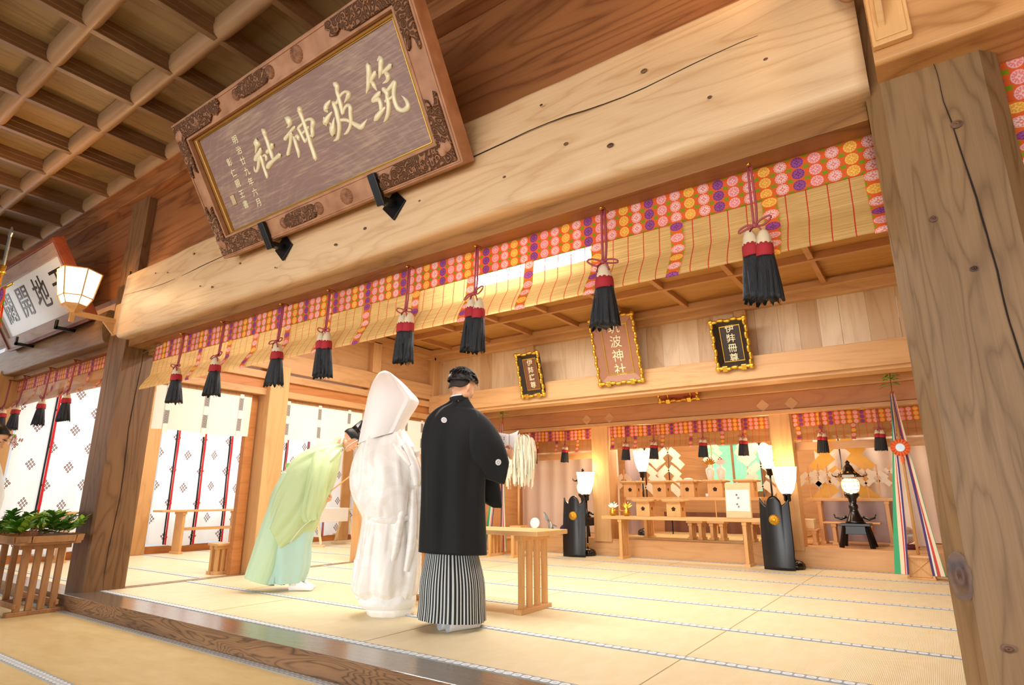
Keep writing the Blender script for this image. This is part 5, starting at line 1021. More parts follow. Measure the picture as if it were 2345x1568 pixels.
eyes(m,HM2,True)
hair_cap(HM2,parent=m,cut=lambda th:(-.35 if math.sin(th)<.1 else -.35+1.0*max(0,math.sin(th))**.6),seed=9,amp=.002,thick=.008)
orn=thing('hair_ornament',tuple(HM2@Vector((.03,.11,.09))),'pink paper blossom hair ornament above the young woman\'s forehead','hair ornament')
for k in range(22):
    a=random.uniform(0,2*PI); r_=random.uniform(0,.045); c=HM2@Vector((.0+.03*math.cos(a),.12+r_*math.sin(a)*1.3+.01,.055+random.uniform(-.03,.035)))
    mb=MB()
    for q in range(5): mb.ball(c+Vector((.008*math.cos(q*1.26),.003*math.sin(q),.008*math.sin(q*1.26))),(.009,.006,.009),8,5)
    part(mb,'blossom',M['pink'] if k%5 else M['leaf2'],orn,world=True,smooth=True)
part(MB().tube([HM2@Vector((.0,.09,.085)),HM2@Vector((.0,.12,.055))],.004,6),'hair_pin',M['silver'],orn,world=True)
rowsM=[(-.065,1.40,.025,1.385,.055,0),(-.08,1.37,.03,1.36,.06,0),(-.14,1.32,.06,1.30,.14,0),(-.2,1.24,.09,1.22,.19,0),(-.22,1.1,.11,1.1,.22,0),(-.22,.9,.10,.9,.2,0),(-.22,.7,.10,.7,.2,0),(-.24,.3,.10,.3,.2,0),(-.24,.02,.10,.02,.2,0)]
mb=MB(); loft(mb,fr,rowsM,50,70,0,foldB(21,.02,2.4,3),2.2); part(mb,'white_robe',M['wkimono'],m,world=True,smooth=True)
mb=MB(); loft(mb,fr,[(-.05,1.30,.09,1.26,.07,.17),(.0,1.1,.14,1.1,.08,.19),(.03,.95,.16,.96,.07,.18),(.02,.75,.14,.75,.04,.17)],30,40,0,foldB(23,.02,2,2),2.2); part(mb,'white_sleeve',M['wkimono'],m,world=True,smooth=True)
# ================================================================== SIDE CURTAINS
def curtain_mat(name,base='f3f2ee'):
    """white cotton with brown diamond flower crests (UV in metres), dark red/black edge on each width"""
    t=NT(name); uv=t.n('ShaderNodeUVMap'); s=t.sep(uv.outputs[0])
    # staggered crests
    row=t.math('FLOOR',t.math('DIVIDE',s[1],.26)); sh=t.math('MULTIPLY',t.math('MODULO',t.math('ADD',row,100),2),.225)
    cu=t.math('SUBTRACT',t.math('MULTIPLY',t.math('FRACT',t.math('DIVIDE',t.math('ADD',s[0],sh),.45)),.45),.225)
    cv=t.math('SUBTRACT',t.math('MULTIPLY',t.math('FRACT',t.math('DIVIDE',s[1],.26)),.26),.13)
    cu2=t.math('MULTIPLY',cu,1.35)
    a=t.math('ADD',cu2,cv); b=t.math('SUBTRACT',cu2,cv); k=.060
    def cell(x): return t.math('SUBTRACT',t.math('FRACT',t.math('ADD',t.math('DIVIDE',x,k),.5)),.5)
    ca,cb=cell(a),cell(b); rr=t.math('SQRT',t.math('ADD',t.math('POWER',ca,2),t.math('POWER',cb,2)))
    pet=t.math('MULTIPLY',t.math('LESS_THAN',rr,.40),t.math('GREATER_THAN',rr,.14))
    inside=t.math('MULTIPLY',t.math('LESS_THAN',t.math('ABSOLUTE',a),k*1.5),t.math('LESS_THAN',t.math('ABSOLUTE',b),k*1.5))
    m=t.math('MULTIPLY',pet,inside); col=t.mix(m,lin(base),lin('6a3a2a'))
    t.fin(col,.8,0,.1); tr=t.n('ShaderNodeBsdfTranslucent'); t.l(col,tr.inputs[0]); ms=t.n('ShaderNodeMixShader'); ms.inputs[0].default_value=.5; t.l(t.b.outputs[0],ms.inputs[1]); t.l(tr.outputs[0],ms.inputs[2]); t.l(ms.outputs[0],t.out.inputs[0]); return t.m
M['crestc']=curtain_mat('crested_white_cotton')
def trans(name,h,f=.35):
    t=NT(name); t.fin(lin(h),.8); tr=t.n('ShaderNodeBsdfTranslucent'); tr.inputs[0].default_value=lin(h); ms=t.n('ShaderNodeMixShader'); ms.inputs[0].default_value=f; t.l(t.b.outputs[0],ms.inputs[1]); t.l(tr.outputs[0],ms.inputs[2]); t.l(ms.outputs[0],t.out.inputs[0]); return t.m
M['redrib']=trans('red_ribbon','d8262c',.3); M['blackrib']=trans('black_ribbon','15181c',.05); M['cream']=trans('cream_linen','f4efe2',.4)
t=NT('ribbon_pattern'); uv=t.n('ShaderNodeUVMap'); s=t.sep(uv.outputs[0]); f=t.math('SUBTRACT',t.math('FRACT',t.math('MULTIPLY',s[1],2.2)),.5); x=t.math('SUBTRACT',s[0],.5)
seg=t.math('LESS_THAN',t.math('ABSOLUTE',f),.30); z=t.math('FRACT',t.math('MULTIPLY',t.math('ADD',t.math('ABSOLUTE',x),t.math('MULTIPLY',t.math('ABSOLUTE',f),2.2)),4)); zz=t.math('GREATER_THAN',z,.42)
t.fin(t.mix(t.math('MULTIPLY',seg,t.math('SUBTRACT',1,t.math('MULTIPLY',zz,.45))),lin('f0ebdc'),lin('57484f')),.8); M['valrib']=t.m
def curtain(x,y0,y1,z0,z1,label,widths,name='curtain',tie=0,sag=0):
    root=thing(name,(x,(y0+y1)/2,z1),label,'curtain','white crested curtains of the side aisle')
    L=y1-y0
    def f(u,v,dx=0):
        y=y0+L*u; z=z1+(z0-z1)*v; return Vector((x+.035*math.sin(y*13+1.2*math.sin(v*2))*(.3+.7*v)+.03*noise.noise(Vector((y*2,v*2,x)))+dx,y,z+.03*math.sin(y*7)*v))
    mb=MB(); mb.grid(int(L*40),16,f,0,False,lambda u,v:(L*u,(z1-z0)*v)); part(mb,'cloth',M['crestc'],root,world=True,smooth=True,recalc=False)
    for k in widths:
        for j,(mt,nm) in enumerate((('blackrib','black_ribbon'),('redrib','red_ribbon'))):
            w=.035 if j else .028; u0=(k-y0)/L+(j*.028)/L
            mb=MB(); mb.grid(2,20,lambda u,v:f(u0+w/L*u*(1-.15*abs(math.sin(v*9))),v,.018+.004*j),0); part(mb,nm,M[mt],root,world=True,smooth=True,recalc=False)
    return root
curtain(-10.16,2.76,4.34,.10,2.45,'white crested curtain seen left of the thick left pillar',[3.14,3.82])
curtain(-10.16,4.66,6.24,.12,2.45,'white crested curtain behind the long low bench',[4.86,5.30,5.78])
curtain(-10.10,6.28,6.62,.14,2.45,'narrow gathered curtain hanging beside the first side pillar',[6.45])
curtain(-10.16,6.66,8.3,.12,2.45,'white crested curtain behind the bowing priest',[6.9,7.4,7.9])
curtain(-10.16,8.58,9.5,.12,2.45,'white crested curtain at the far end of the aisle',[8.9])
def valance(y0,y1,label,rib):
    x=-6.66; z1,z0=2.07,1.55; root=thing('valance',(x,(y0+y1)/2,z1),label,'curtain','short white valances between the side pillars'); L=y1-y0
    f=lambda u,v:Vector((x+.012*math.sin((y0+L*u)*9)*v,y0+L*u,z1+(z0-z1)*v+.01*math.sin(u*7)*v))
    mb=MB(); mb.grid(40,8,f); part(mb,'cloth',M['cream'],root,world=True,smooth=True,recalc=False)
    mb=MB(); mb.grid(40,2,lambda u,v:f(u,v*.09)+Vector((.004,0,0))); part(mb,'header_band',M['bamboo2'],root,world=True,recalc=False)
    for r in rib:
        u0=(r-y0)/L; mb=MB(); mb.grid(1,14,lambda u,v:f(u0+.05/L*u,v*1.02+.05)+Vector((.010,0,0)),0,False,lambda u,v:(u,v)); part(mb,'patterned_ribbon',M['valrib'],root,world=True,recalc=False)
valance(2.92,4.02,'white valance in the side bay nearest the left pillar',[3.03,3.45,3.86])
valance(4.45,5.74,'white valance in the side bay above the bowing priest',[4.50,4.98,5.48])
valance(6.08,7.06,'white valance behind the bride and groom',[6.2,6.6,6.95])
# ================================================================== FURNITURE
def slat_table(loc,L,D,H,label,rot=0,nsl=4,group=None,name='low_table',cat='table',top='furnX',rail=True,thick=.035,inset=.18,foot=True,panel=False):
    """long top on two end panels of upright slats standing on foot bars; origin = floor centre, long axis x"""
    r=thing(name,loc,label,cat,group,rot)
    part(MB().box((-L/2,-D/2,H-thick),(L/2,D/2,H)),'table_top',M[top],r,bevel=.004)
    for s in (-1,1):
        x=s*(L/2-inset); mb=MB()
        if panel: mb.box((x-.02,-D*.40,.03),(x+.02,D*.40,H-thick))
        else:
            for k in range(nsl):
                y=-D*.40+(D*.80-.035)*k/(nsl-1); mb.box((x-.022,y,.03),(x+.022,y+.035,H-thick-.03))
        mb.box((x-.03,-D*.45,H-thick-.04),(x+.03,D*.45,H-thick))
        e=part(mb,'leg_panel',M['furn'],r,bevel=.003)
        if foot: part(MB().box((x-.035,-D*.48,0),(x+.035,D*.48,.035)),'foot_bar',M['furnY'],e,bevel=.003)
    if rail: part(MB().box((-L/2+inset,-.012,H*.52),(L/2-inset,.012,H*.52+.045)),'stretcher',M['furnX'],r,bevel=.003)
    return r
# table beside the groom: its right end in view
slat_table((-3.30,4.2,0),1.50,.46,.605,'pale wooden table beside the man in black, right end in view',0,4,thick=.035,inset=.19,rail=False)
# benches of the aisle
slat_table((-9.9,5.45,0),1.65,.30,.66,'long low bench before the crested curtain in the aisle',PI/2,3,'benches in the side aisle',name='bench',cat='bench',thick=.03,inset=.36,panel=True)
slat_table((-9.9,3.75,0),.9,.34,.66,'bench partly hidden by the thick left pillar',PI/2,3,'benches in the side aisle',name='bench',cat='bench',thick=.03,inset=.14,panel=True)
slat_table((-6.97,4.02,0),.22,.20,.34,'small wooden stand half hidden by the first side pillar',0,3,name='stand',cat='stand',thick=.025,inset=.06,rail=False)
# A-frame trestle table with white cloth beyond the priest
tr=thing('trestle_table',(-9.35,7.45,0),'light trestle table with a white cloth behind the bowing priest','table')
part(MB().box((-.25,-.45,.62),(.25,.45,.65)),'table_top',M['paleX'],tr,bevel=.004)
part(MB().box((.22,-.46,.42),(.262,.20,.655)).box((-.26,-.46,.648),(.262,.20,.66)),'white_cloth',M['white'],tr,bevel=.005)
for y in (-.36,.36):
    for s in (-1,1): part(MB().tube([(s*.06,y,.62),(s*.26,y,.04)],.028,4),'leg',M['paleX'],tr)
    part(MB().box((-.34,y-.03,0),(.34,y+.03,.04)),'foot_bar',M['paleX'],tr,bevel=.004)
# tray table with evergreen sprigs at the front left
tt=thing('tray_table',(-7.03,2.17,-.125),'slatted wooden stand with a rimmed tray full of leafy sprigs at front left','stand')
x0,x1,y0,y1,H=-.48,.45,-.17,.18,.60
part(MB().box((x0-.10,y0-.05,H-.02),(x1+.08,y1+.06,H)),'tray_base',M['trayw'],tt,bevel=.004)
rim=[(x0-.10,y0+.03),(x0-.04,y0-.06),(x1+.02,y0-.06),(x1+.09,y0+.03),(x1+.09,y1),(x1+.02,y1+.08),(x0-.04,y1+.08),(x0-.10,y1)]
mb=MB(); n=8
for i in range(n):
    a=Vector((*rim[i],0));b_=Vector((*rim[(i+1)%n],0)); d=(b_-a).normalized(); q=Vector((-d.y,d.x,0))*.012
    va=[mb.bm.verts.new(p) for p in (a-q+Vector((0,0,H)),b_-q+Vector((0,0,H)),b_+q+Vector((0,0,H)),a+q+Vector((0,0,H)),a-q*1.8+Vector((0,0,H+.055)),b_-q*1.8+Vector((0,0,H+.055)),b_+q*.4+Vector((0,0,H+.055)),a+q*.4+Vector((0,0,H+.055)))]
    for f in ((0,1,2,3),(4,5,6,7),(0,1,5,4),(1,2,6,5),(2,3,7,6),(3,0,4,7)): mb.face([va[k] for k in f])
part(mb,'tray_rim',M['trayw'],tt)
for x in (x1-.03,x0+.03):
    for k in range(4):
        y=y0+.02+(y1-y0-.09)*k/3; part(MB().box((x-.018,y,.035),(x+.018,y+.05,H-.02)),'slat',M['trayw'],tt,bevel=.003)
    part(MB().box((x-.035,y0-.03,0),(x+.035,y1+.05,.035)),'foot_bar',M['trayw'],tt,bevel=.004)
    part(MB().box((x-.025,y0-.01,H-.06),(x+.025,y1+.02,H-.02)),'top_bar',M['trayw'],tt,bevel=.004)
for y in (y0+.02,y1-.02): part(MB().box((x0,y-.012,.06),(x1,y+.012,.10)),'low_rail',M['trayw'],tt,bevel=.003)
def leaf(mb,c,d,n,L,w,bend=.25,mi=0):
    c=Vector(c);d=Vector(d).normalized();n=(Vector(n)-d*Vector(n).dot(d)).normalized(); s=d.cross(n)
    mb.grid(6,2,lambda u,v:c+d*L*u+n*(-bend*L*u*u+.10*w*abs(v-.5)*2)+s*((v-.5)*w*math.sin(PI*min(1,.06+u*.94))**.75),mi)
def sprig(loc,dr,label,group,n=12,L=.2,leafL=.07,rg=None,paper=True):
    rg=rg or random
    r=thing('leafy_sprig',loc,label,'sprig',group); dr=Vector(dr).normalized()
    part(MB().tube([(0,0,0),tuple(dr*L*.5+Vector((0,0,.01))),tuple(dr*L)],[.004,.003,.0015],5),'twig',M['stem'],r)
    mb=MB()
    for k in range(n):
        t_=.12+.88*k/(n-1); c=dr*L*t_; side=(-1)**k; a=Vector((-dr.y,dr.x,0))*side; d=(dr*.55+a*.8+Vector((0,0,rg.uniform(0,.6)))).normalized() if k<n-1 else dr
        leaf(mb,c,d,(rg.uniform(-.3,.3),rg.uniform(-.3,.3),1),leafL*rg.uniform(.8,1.15),leafL*.48)
    part(mb,'leaves',M[rg.choice(['leaf','leaf','leaf2','leaf3'])],r,smooth=True,recalc=False)
    if paper:
        mb=MB(); c=dr*.02; mb.box(c+Vector((-.022,-.016,.012)),c+Vector((.022,.016,.016))).box(c+Vector((.01,-.012,-.01)),c+Vector((.05,.012,-.006))); part(mb,'paper_strip',M['white'],r)
    return r
rg=random.Random(3)
pos=[]
for j in range(4):
    for i in range(9):
        pos.append((-.44+.105*i+rg.uniform(-.02,.02),-.17+.11*j+rg.uniform(-.02,.02),H+.04+.045*rg.random()+.035*(j==1 or j==2)))
for k,(x,y,z) in enumerate(pos):
    lab='leafy sprig in the '+('front','second','third','rear')[k//9]+' row of the tray, '+('ninth','eighth','seventh','sixth','fifth','fourth','third','second','first')[k%9]+' from its right end'
    a=rg.uniform(-.5,.5)+(PI/2 if rg.random()<.4 else 0)
    sprig((tt.location.x+x,tt.location.y+y,tt.location.z+z-.01),(math.cos(a)*.6,math.sin(a)*.6-.1,.25+.4*rg.random()),lab,'evergreen sprigs in the tray',26,.14+.06*rg.random(),.088,rg,paper=(k%5==0))
# ================================================================== ALTAR
def altar_table(loc,L,D,H,label,inset=.28,nsl=4,group='long offering tables'):
    return slat_table(loc,L,D,H,label,0,nsl,group,name='offering_table',thick=.045,inset=inset,rail=False)
altar_table((-3.0,8.36,0),2.30,.30,.59,'long offering table standing on the mats before the altar step')
altar_table((-3.02,9.0,.245),2.0,.36,.61,'second long offering table on the altar platform')
slat_table((-5.45,7.62,0),.62,.36,.40,'small slatted stand with papers left of the altar step',0,4,name='stand',cat='stand',thick=.025,inset=.10,rail=False)
def sanbo(loc,label,s=1.,mat='furn'):
    """offering stand: square trumpet box with a round hole on each side and a shallow octagonal tray"""
    r=thing('offering_stand',loc,label,'offering stand','offering stands on the altar tables')
    w=.105*s; h=.21*s
    mb=MB()
    for k in range(4):
        Mx=Matrix.Rotation(PI/2*k,4,'Z')@Matrix.Translation((0,-w,0))@Matrix.Rotation(PI/2,4,'X')
        # face with a pentagonal jewel hole, built as ring + outer
        n=48; out=[];inn=[]
        for q in range(n):
            a=2*PI*q/n+PI/2; rr_=.030*s*(1+.12*math.cos(5*(a-PI/2))); inn.append((rr_*math.cos(a),h*.52+rr_*math.sin(a)))
            ca,sa=math.cos(a),math.sin(a); tt_=min(w/abs(ca) if abs(ca)>1e-6 else 9,(h*.48 if sa>0 else h*.52)/abs(sa) if abs(sa)>1e-6 else 9); out.append((tt_*ca,h*.52+tt_*sa))
        A=[mb.bm.verts.new(Mx@Vector((p[0],p[1],0))) for p in out]; B=[mb.bm.verts.new(Mx@Vector((p[0],p[1],0))) for p in inn]; Cc=[mb.bm.verts.new(Mx@Vector((p[0],p[1],-.012))) for p in inn]
        for q in range(n): mb.face([A[q],A[(q+1)%n],B[(q+1)%n],B[q]]); mb.face([B[q],B[(q+1)%n],Cc[(q+1)%n],Cc[q]])
    part(mb,'box_body',M[mat],r,recalc=False)
    part(MB().box((-w+.012,-w+.012,.002),(w-.012,w-.012,h-.004)),'dark_inside',M['inside'],r)
    W_=.155*s; c=.035*s; P=[(-W_,-W_+c),(-W_+c,-W_),(W_-c,-W_),(W_,-W_+c),(W_,W_-c),(W_-c,W_),(-W_+c,W_),(-W_,W_-c)]
    mb=MB().prism(P,Matrix.Translation((0,0,h)),.010); part(mb,'tray',M[mat],r)
    mb=MB()
    for i in range(8):
        a=Vector((*P[i],h)); b_=Vector((*P[(i+1)%8],h)); mb.tube([a+Vector((0,0,.018)),b_+Vector((0,0,.018))],.016,4)
    part(mb,'tray_rim',M['furnX'],r)
    return r
M['inside']=plain('dark_inside','3a2416',.8)
for i,(x,l) in enumerate([(-3.98,'leftmost offering stand on the upper table, under the rear white lamp'),(-3.50,'second offering stand on the upper table, holding a flat plate'),(-3.07,'middle offering stand on the upper table with a round white dish'),(-2.66,'offering stand on the upper table carrying the two white bottles'),(-2.23,'offering stand on the upper table behind the notice board')]):
    sanbo((x,9.0,.856),l)
for x,l in ((-3.52,'left offering stand on the lower table'),(-3.07,'right offering stand on the lower table with pink sweets')): sanbo((x,8.38,.591),l,.95)
def vase(loc,label,flower):
    r=thing('sake_bottle',loc,label,'bottle','white sake bottles on the offering stand')
    part(MB().lathe([(.034,0),(.038,.01),(.058,.09),(.064,.135),(.058,.165),(.028,.185),(.018,.20),(.018,.215),(.026,.225)],(0,0,0),24),'bottle_body',M['ceramic'],r,smooth=True)
    mb=MB()
    for k in range(7):
        a=-1.3+2.6*k/6; leaf(mb,(0,0,.222),(math.sin(a),.1,math.cos(a)*.8+.25),(0,-1,.2),.10,.028,.2)
    part(mb,'paper_stopper',M['gold'] if flower else M['ceramic'],r,smooth=True,recalc=False)
    mb=MB(); 
    for k in range(3): mb.ball((-.02+.02*k,-.01,.30+.02*(k%2)),.010,8,6)
    part(mb,'stopper_bead',M['redyarn'],r,smooth=True); return r
vase((-2.735,8.98,1.095),'white sake bottle with a golden paper flower stopper',True); vase((-2.575,8.98,1.095),'white sake bottle with a silver white flower stopper',False)
def gvase(loc,label,w):
    r=thing('gilt_vase',loc,label,'vase','small gilt vases on the lower offering table')
    part(MB().lathe([(.030,0),(.044,.012),(.050,.05),(.040,.085),(.028,.10),(.034,.115)],(0,0,0),20),'vase_body',M['gold'],r,smooth=True)
    mb=MB()
    for k in range(6):
        a=-1.2+2.4*k/5; leaf(mb,(0,0,.11),(math.sin(a),.1,math.cos(a)*.8+.2),(0,-1,.2),.10,.03,.2)
    part(mb,'paper_flower',M['gold'] if w else M['ceramic'],r,smooth=True,recalc=False)
    part(MB().ball((0,-.01,.19),.012,8,6).ball((.02,-.01,.17),.009,8,6),'bead',M['redyarn'] if w else plain('green_bead','2f8f6a',.4),r,smooth=True)
gvase((-4.02,8.34,.591),'gilt vase at the left end of the lower table with white paper flower',False); gvase((-3.80,8.34,.591),'gilt vase beside the leftmost one, with golden paper flower',True)
mb=MB().tube([(-3.98,8.36,.66),(-3.84,8.36,.66)],.006,6).ball((-3.91,8.36,.665),.014,8,6); tag(mb.mesh('gilt_chain',M['gold'],smooth=True),'short gilt cord strung between the two small vases','ornament')
tag(MB().lathe([(.05,0),(.07,.012),(.085,.02)],(-3.07,8.98,1.09),20).ball((-3.07,8.98,1.11),(.07,.07,.025),16,8).mesh('offering_dish',M['ceramic'],smooth=True),'round white dish of offering on the middle stand','dish')
mb=MB(); 
for k in range(9): mb.ball((-3.12+.035*(k%4),8.34+.03*(k//4),.815+.008*(k%2)),(.02,.016,.012),8,6)
tag(mb.mesh('sweets',plain('pink_sweets','f0a8b0',.5),smooth=True),'heap of small pink sweets on the lower right stand','sweets',kind='stuff')
for k,x in enumerate((-3.66,-3.36)):
    o=MB().lathe([(.03,0),(.036,.004),(.03,.012)],(x,8.36,.818),14).mesh('golden_cake',M['gold'],smooth=True); tag(o,'small golden cake on the lower '+('left stand, left edge' if k==0 else 'left stand, right edge'),'cake','golden cakes')
for k,x in enumerate((-2.78,-2.50)):
    o=MB().lathe([(.028,0),(.034,.02),(.034,.045),(.028,.05)],(x,8.93,.855),16).mesh('white_cup',M['ceramic'],smooth=True); tag(o,'small white lidded cup '+('left' if k==0 else 'right')+' of the stand with the white bottles','cup','small white cups')
# notice board on the lower table
nb=thing('notice_board',(-2.20,8.30,.591),'white sheet with small black writing mounted in a pale gold-edged board on the lower table','board')
part(MB().box((-.16,-.01,0),(.16,.02,.45),0,Matrix.Rotation(-.10,4,'X')),'mount',plain('gold_flecked_paper','e6d6a4',.6,nz=.12),nb,bevel=.003)
part(MB().box((-.148,-.016,.085),(.148,-.009,.36),0,Matrix.Rotation(-.10,4,'X')),'white_sheet',M['white'],nb)
for k,(ch,z) in enumerate((('奉',.29),('拝',.25),('神',.17),('前',.14))):
    o=text(ch,.032,M['black'],ext=.0006); o.data.transform(Matrix.Rotation(-.10,4,'X')@Matrix.Translation((-.01+.02*(k%2),-.018,z))@Matrix.Rotation(PI/2,4,'X')); o.parent=nb; o.name='written_character'
# standing lamps
def stand_lamp(loc,label,hgt=.92):
    r=thing('standing_lamp',loc,label,'lamp','standing altar lamps')
    part(MB().lathe([(.0,.0),(.105,.0),(.115,.02),(.11,.06),(.085,.09),(.04,.105),(.018,.11)],(0,0,0),36,0,(12,.07)),'base',M['black'],r,smooth=True)
    part(MB().tube([(0,0,.10),(0,0,.20)],.013,10),'brass_sleeve',M['brass'],r,smooth=True)
    part(MB().tube([(0,0,.18),(0,0,hgt-.06)],.014,10),'pole',M['black'],r,smooth=True)
    part(MB().lathe([(.03,hgt-.10),(.042,hgt-.085),(.042,hgt-.03),(.052,hgt-.02),(.052,hgt)],(0,0,0),16),'socket',M['black'],r,smooth=True)
    prof=[(.062,hgt),(.095,hgt+.06),(.125,hgt+.16),(.15,hgt+.33)]
    sh=part(MB().lathe(prof,(0,0,0),8),'shade',M['lampglow'],r)
    mb=MB()
    for k in range(8):
        a=2*PI*k/8; mb.tube([((p[0]+.002)*math.cos(a),(p[0]+.002)*math.sin(a),p[1]) for p in prof],.003,4)
    part(mb,'shade_ribs',M['brass'],sh); return r
SL=[((-4.50,8.42,0),'white standing lamp right of the left black shield'),((-1.60,8.36,0),'white standing lamp behind the right black shield'),((-3.98,9.42,.262),'rear standing lamp above the leftmost offering stand'),((-2.02,9.5,.262),'rear standing lamp half hidden by the right altar pillar')]
for i,(l,lb) in enumerate(SL):
    hh=.90 if i<2 else 1.0
    stand_lamp(l,lb,hh); point('altar_lamp_light',(l[0],l[1]-.02,l[2]+hh+.42),5.5,(1,.60,.28),.10)
# black shields with gilt chrysanthemum crest
def shield(loc,label,rot):
    r=thing('crest_shield',loc,label,'shield','black lacquered shields before the altar',rot)
    def top(x):
        a=abs(x)
        if a<.086: return .765+.108*math.cos(PI*a/.172)**.55
        return .758+.09*((a-.086)/.089)**1.7
    mb=MB(); mb.grid(40,24,lambda u,v:Vector(((-.175+.35*u)*(1+.03*math.sin(PI*v*1.2)),.04*((u-.5)*2)**2+.05*v**1.5-.02,v*top(-.175+.35*u)))); part(mb,'board',M['shieldm'],r,smooth=True,solid=.026)
    mb=MB(); c=Vector((0,-.014,.585)); n=16
    mb.grid(n*6,6,lambda u,v:c+Vector(((.062*v*(1+.06*abs(math.cos(n/2*2*PI*u))))*math.cos(2*PI*u),-.0-.024*math.sqrt(max(0,1-v**3))*(.35+.65*abs(math.cos(n/2*2*PI*u))) if v>.2 else -.026,(.062*v*(1+.06*abs(math.cos(n/2*2*PI*u))))*math.sin(2*PI*u))),0,True)
    part(mb,'gilt_crest',M['gold'],r,smooth=True)
    mb=MB().box((-.02,.03,0),(.02,.11,.03)).tube([(0,.10,.02),(0,.06,.55)],.014,6); part(mb,'back_prop',M['black'],r); return r
t=NT('blue_black_lacquer'); t.fin(lin('090d13'),.28,0,.5); M['shieldm']=t.m
shield((-4.57,8.12,0),'black crested shield left of the altar',.10); shield((-1.73,8.12,0),'black crested shield right of the altar, nearer the notice board',-.05)
# metal hanging-style lanterns on stands
def lantern(loc,label,stand=True):
    r=thing('bronze_lantern',loc,label,'lantern','dark bronze lanterns in the altar bays')
    z=0
    if stand:
        part(MB().box((-.17,-.17,.26),(.17,.17,.29)).box((-.13,-.13,.16),(.13,.13,.26)),'stand_top',M['shieldm'],r,bevel=.004)
        for sx in (-1,1):
            for sy in (-1,1): part(MB().tube([(sx*.12,sy*.12,.27),(sx*.17,sy*.17,.0)],[.022,.03],4),'leg',M['shieldm'],r)
        z=.29
    part(MB().lathe([(.12,z),(.10,z+.03),(.06,z+.12),(.045,z+.17),(.055,z+.19),(.055,z+.22),(.04,z+.24),(.05,z+.30),(.085,z+.34),(.09,z+.37)],(0,0,0),20),'pedestal',M['black'],r,smooth=True)
    for s in (-1,1): part(MB().tube([(s*.09,0,z+.08),(s*.16,0,z+.05),(s*.22,0,z+.07),(s*.235,0,z+.11)],[.018,.016,.013,.008],8),'scroll_arm',M['black'],r,smooth=True)
    part(MB().lathe([(.05,z+.37),(.09,z+.40),(.105,z+.46),(.10,z+.52),(.075,z+.55)],(0,0,0),18),'glass_globe',M['lantglow'],r,smooth=True)
    mb=MB()
    for k in range(12):
        a=2*PI*k/12; mb.tube([(q[0]*math.cos(a),q[0]*math.sin(a),z+q[1]) for q in ((.052,.37),(.093,.40),(.108,.46),(.103,.52),(.077,.55))],.003,4)
    for q,zz in ((.098,.41),(.109,.46),(.102,.52)): mb.tube([(q*math.cos(2*PI*k/18),q*math.sin(2*PI*k/18),z+zz) for k in range(19)],.003,4)
    part(mb,'cage',M['brass'],r)
    rf=part(MB().lathe([(.17,z+.57),(.12,z+.60),(.07,z+.65),(.05,z+.70),(.02,z+.74),(.028,z+.76),(.0,z+.79)],(0,0,0),6),'roof',M['black'],r)
    for k in range(6):
        a=2*PI*k/6; part(MB().tube([(.15*math.cos(a),.15*math.sin(a),z+.58),(.19*math.cos(a),.19*math.sin(a),z+.59),(.20*math.cos(a),.20*math.sin(a),z+.62)],[.008,.007,.004],6),'roof_hook',M['black'],rf,smooth=True)
    part(MB().ball((0,-.075,z+.62),(.02,.008,.02),10,6).ball((.065,-.037,z+.62),(.02,.008,.02),10,6).ball((-.065,-.037,z+.62),(.02,.008,.02),10,6),'gilt_boss',M['gold'],rf,smooth=True)
    point('lantern_light',(loc[0],loc[1]-.16,loc[2]+z+.46),3,(1,.68,.3),.05); return r
lantern((-.94,8.95,.245),'dark bronze lantern on a black four-legged stand in the right altar bay'); lantern((-4.85,8.98,.245),'dark bronze lantern behind the left black shield')
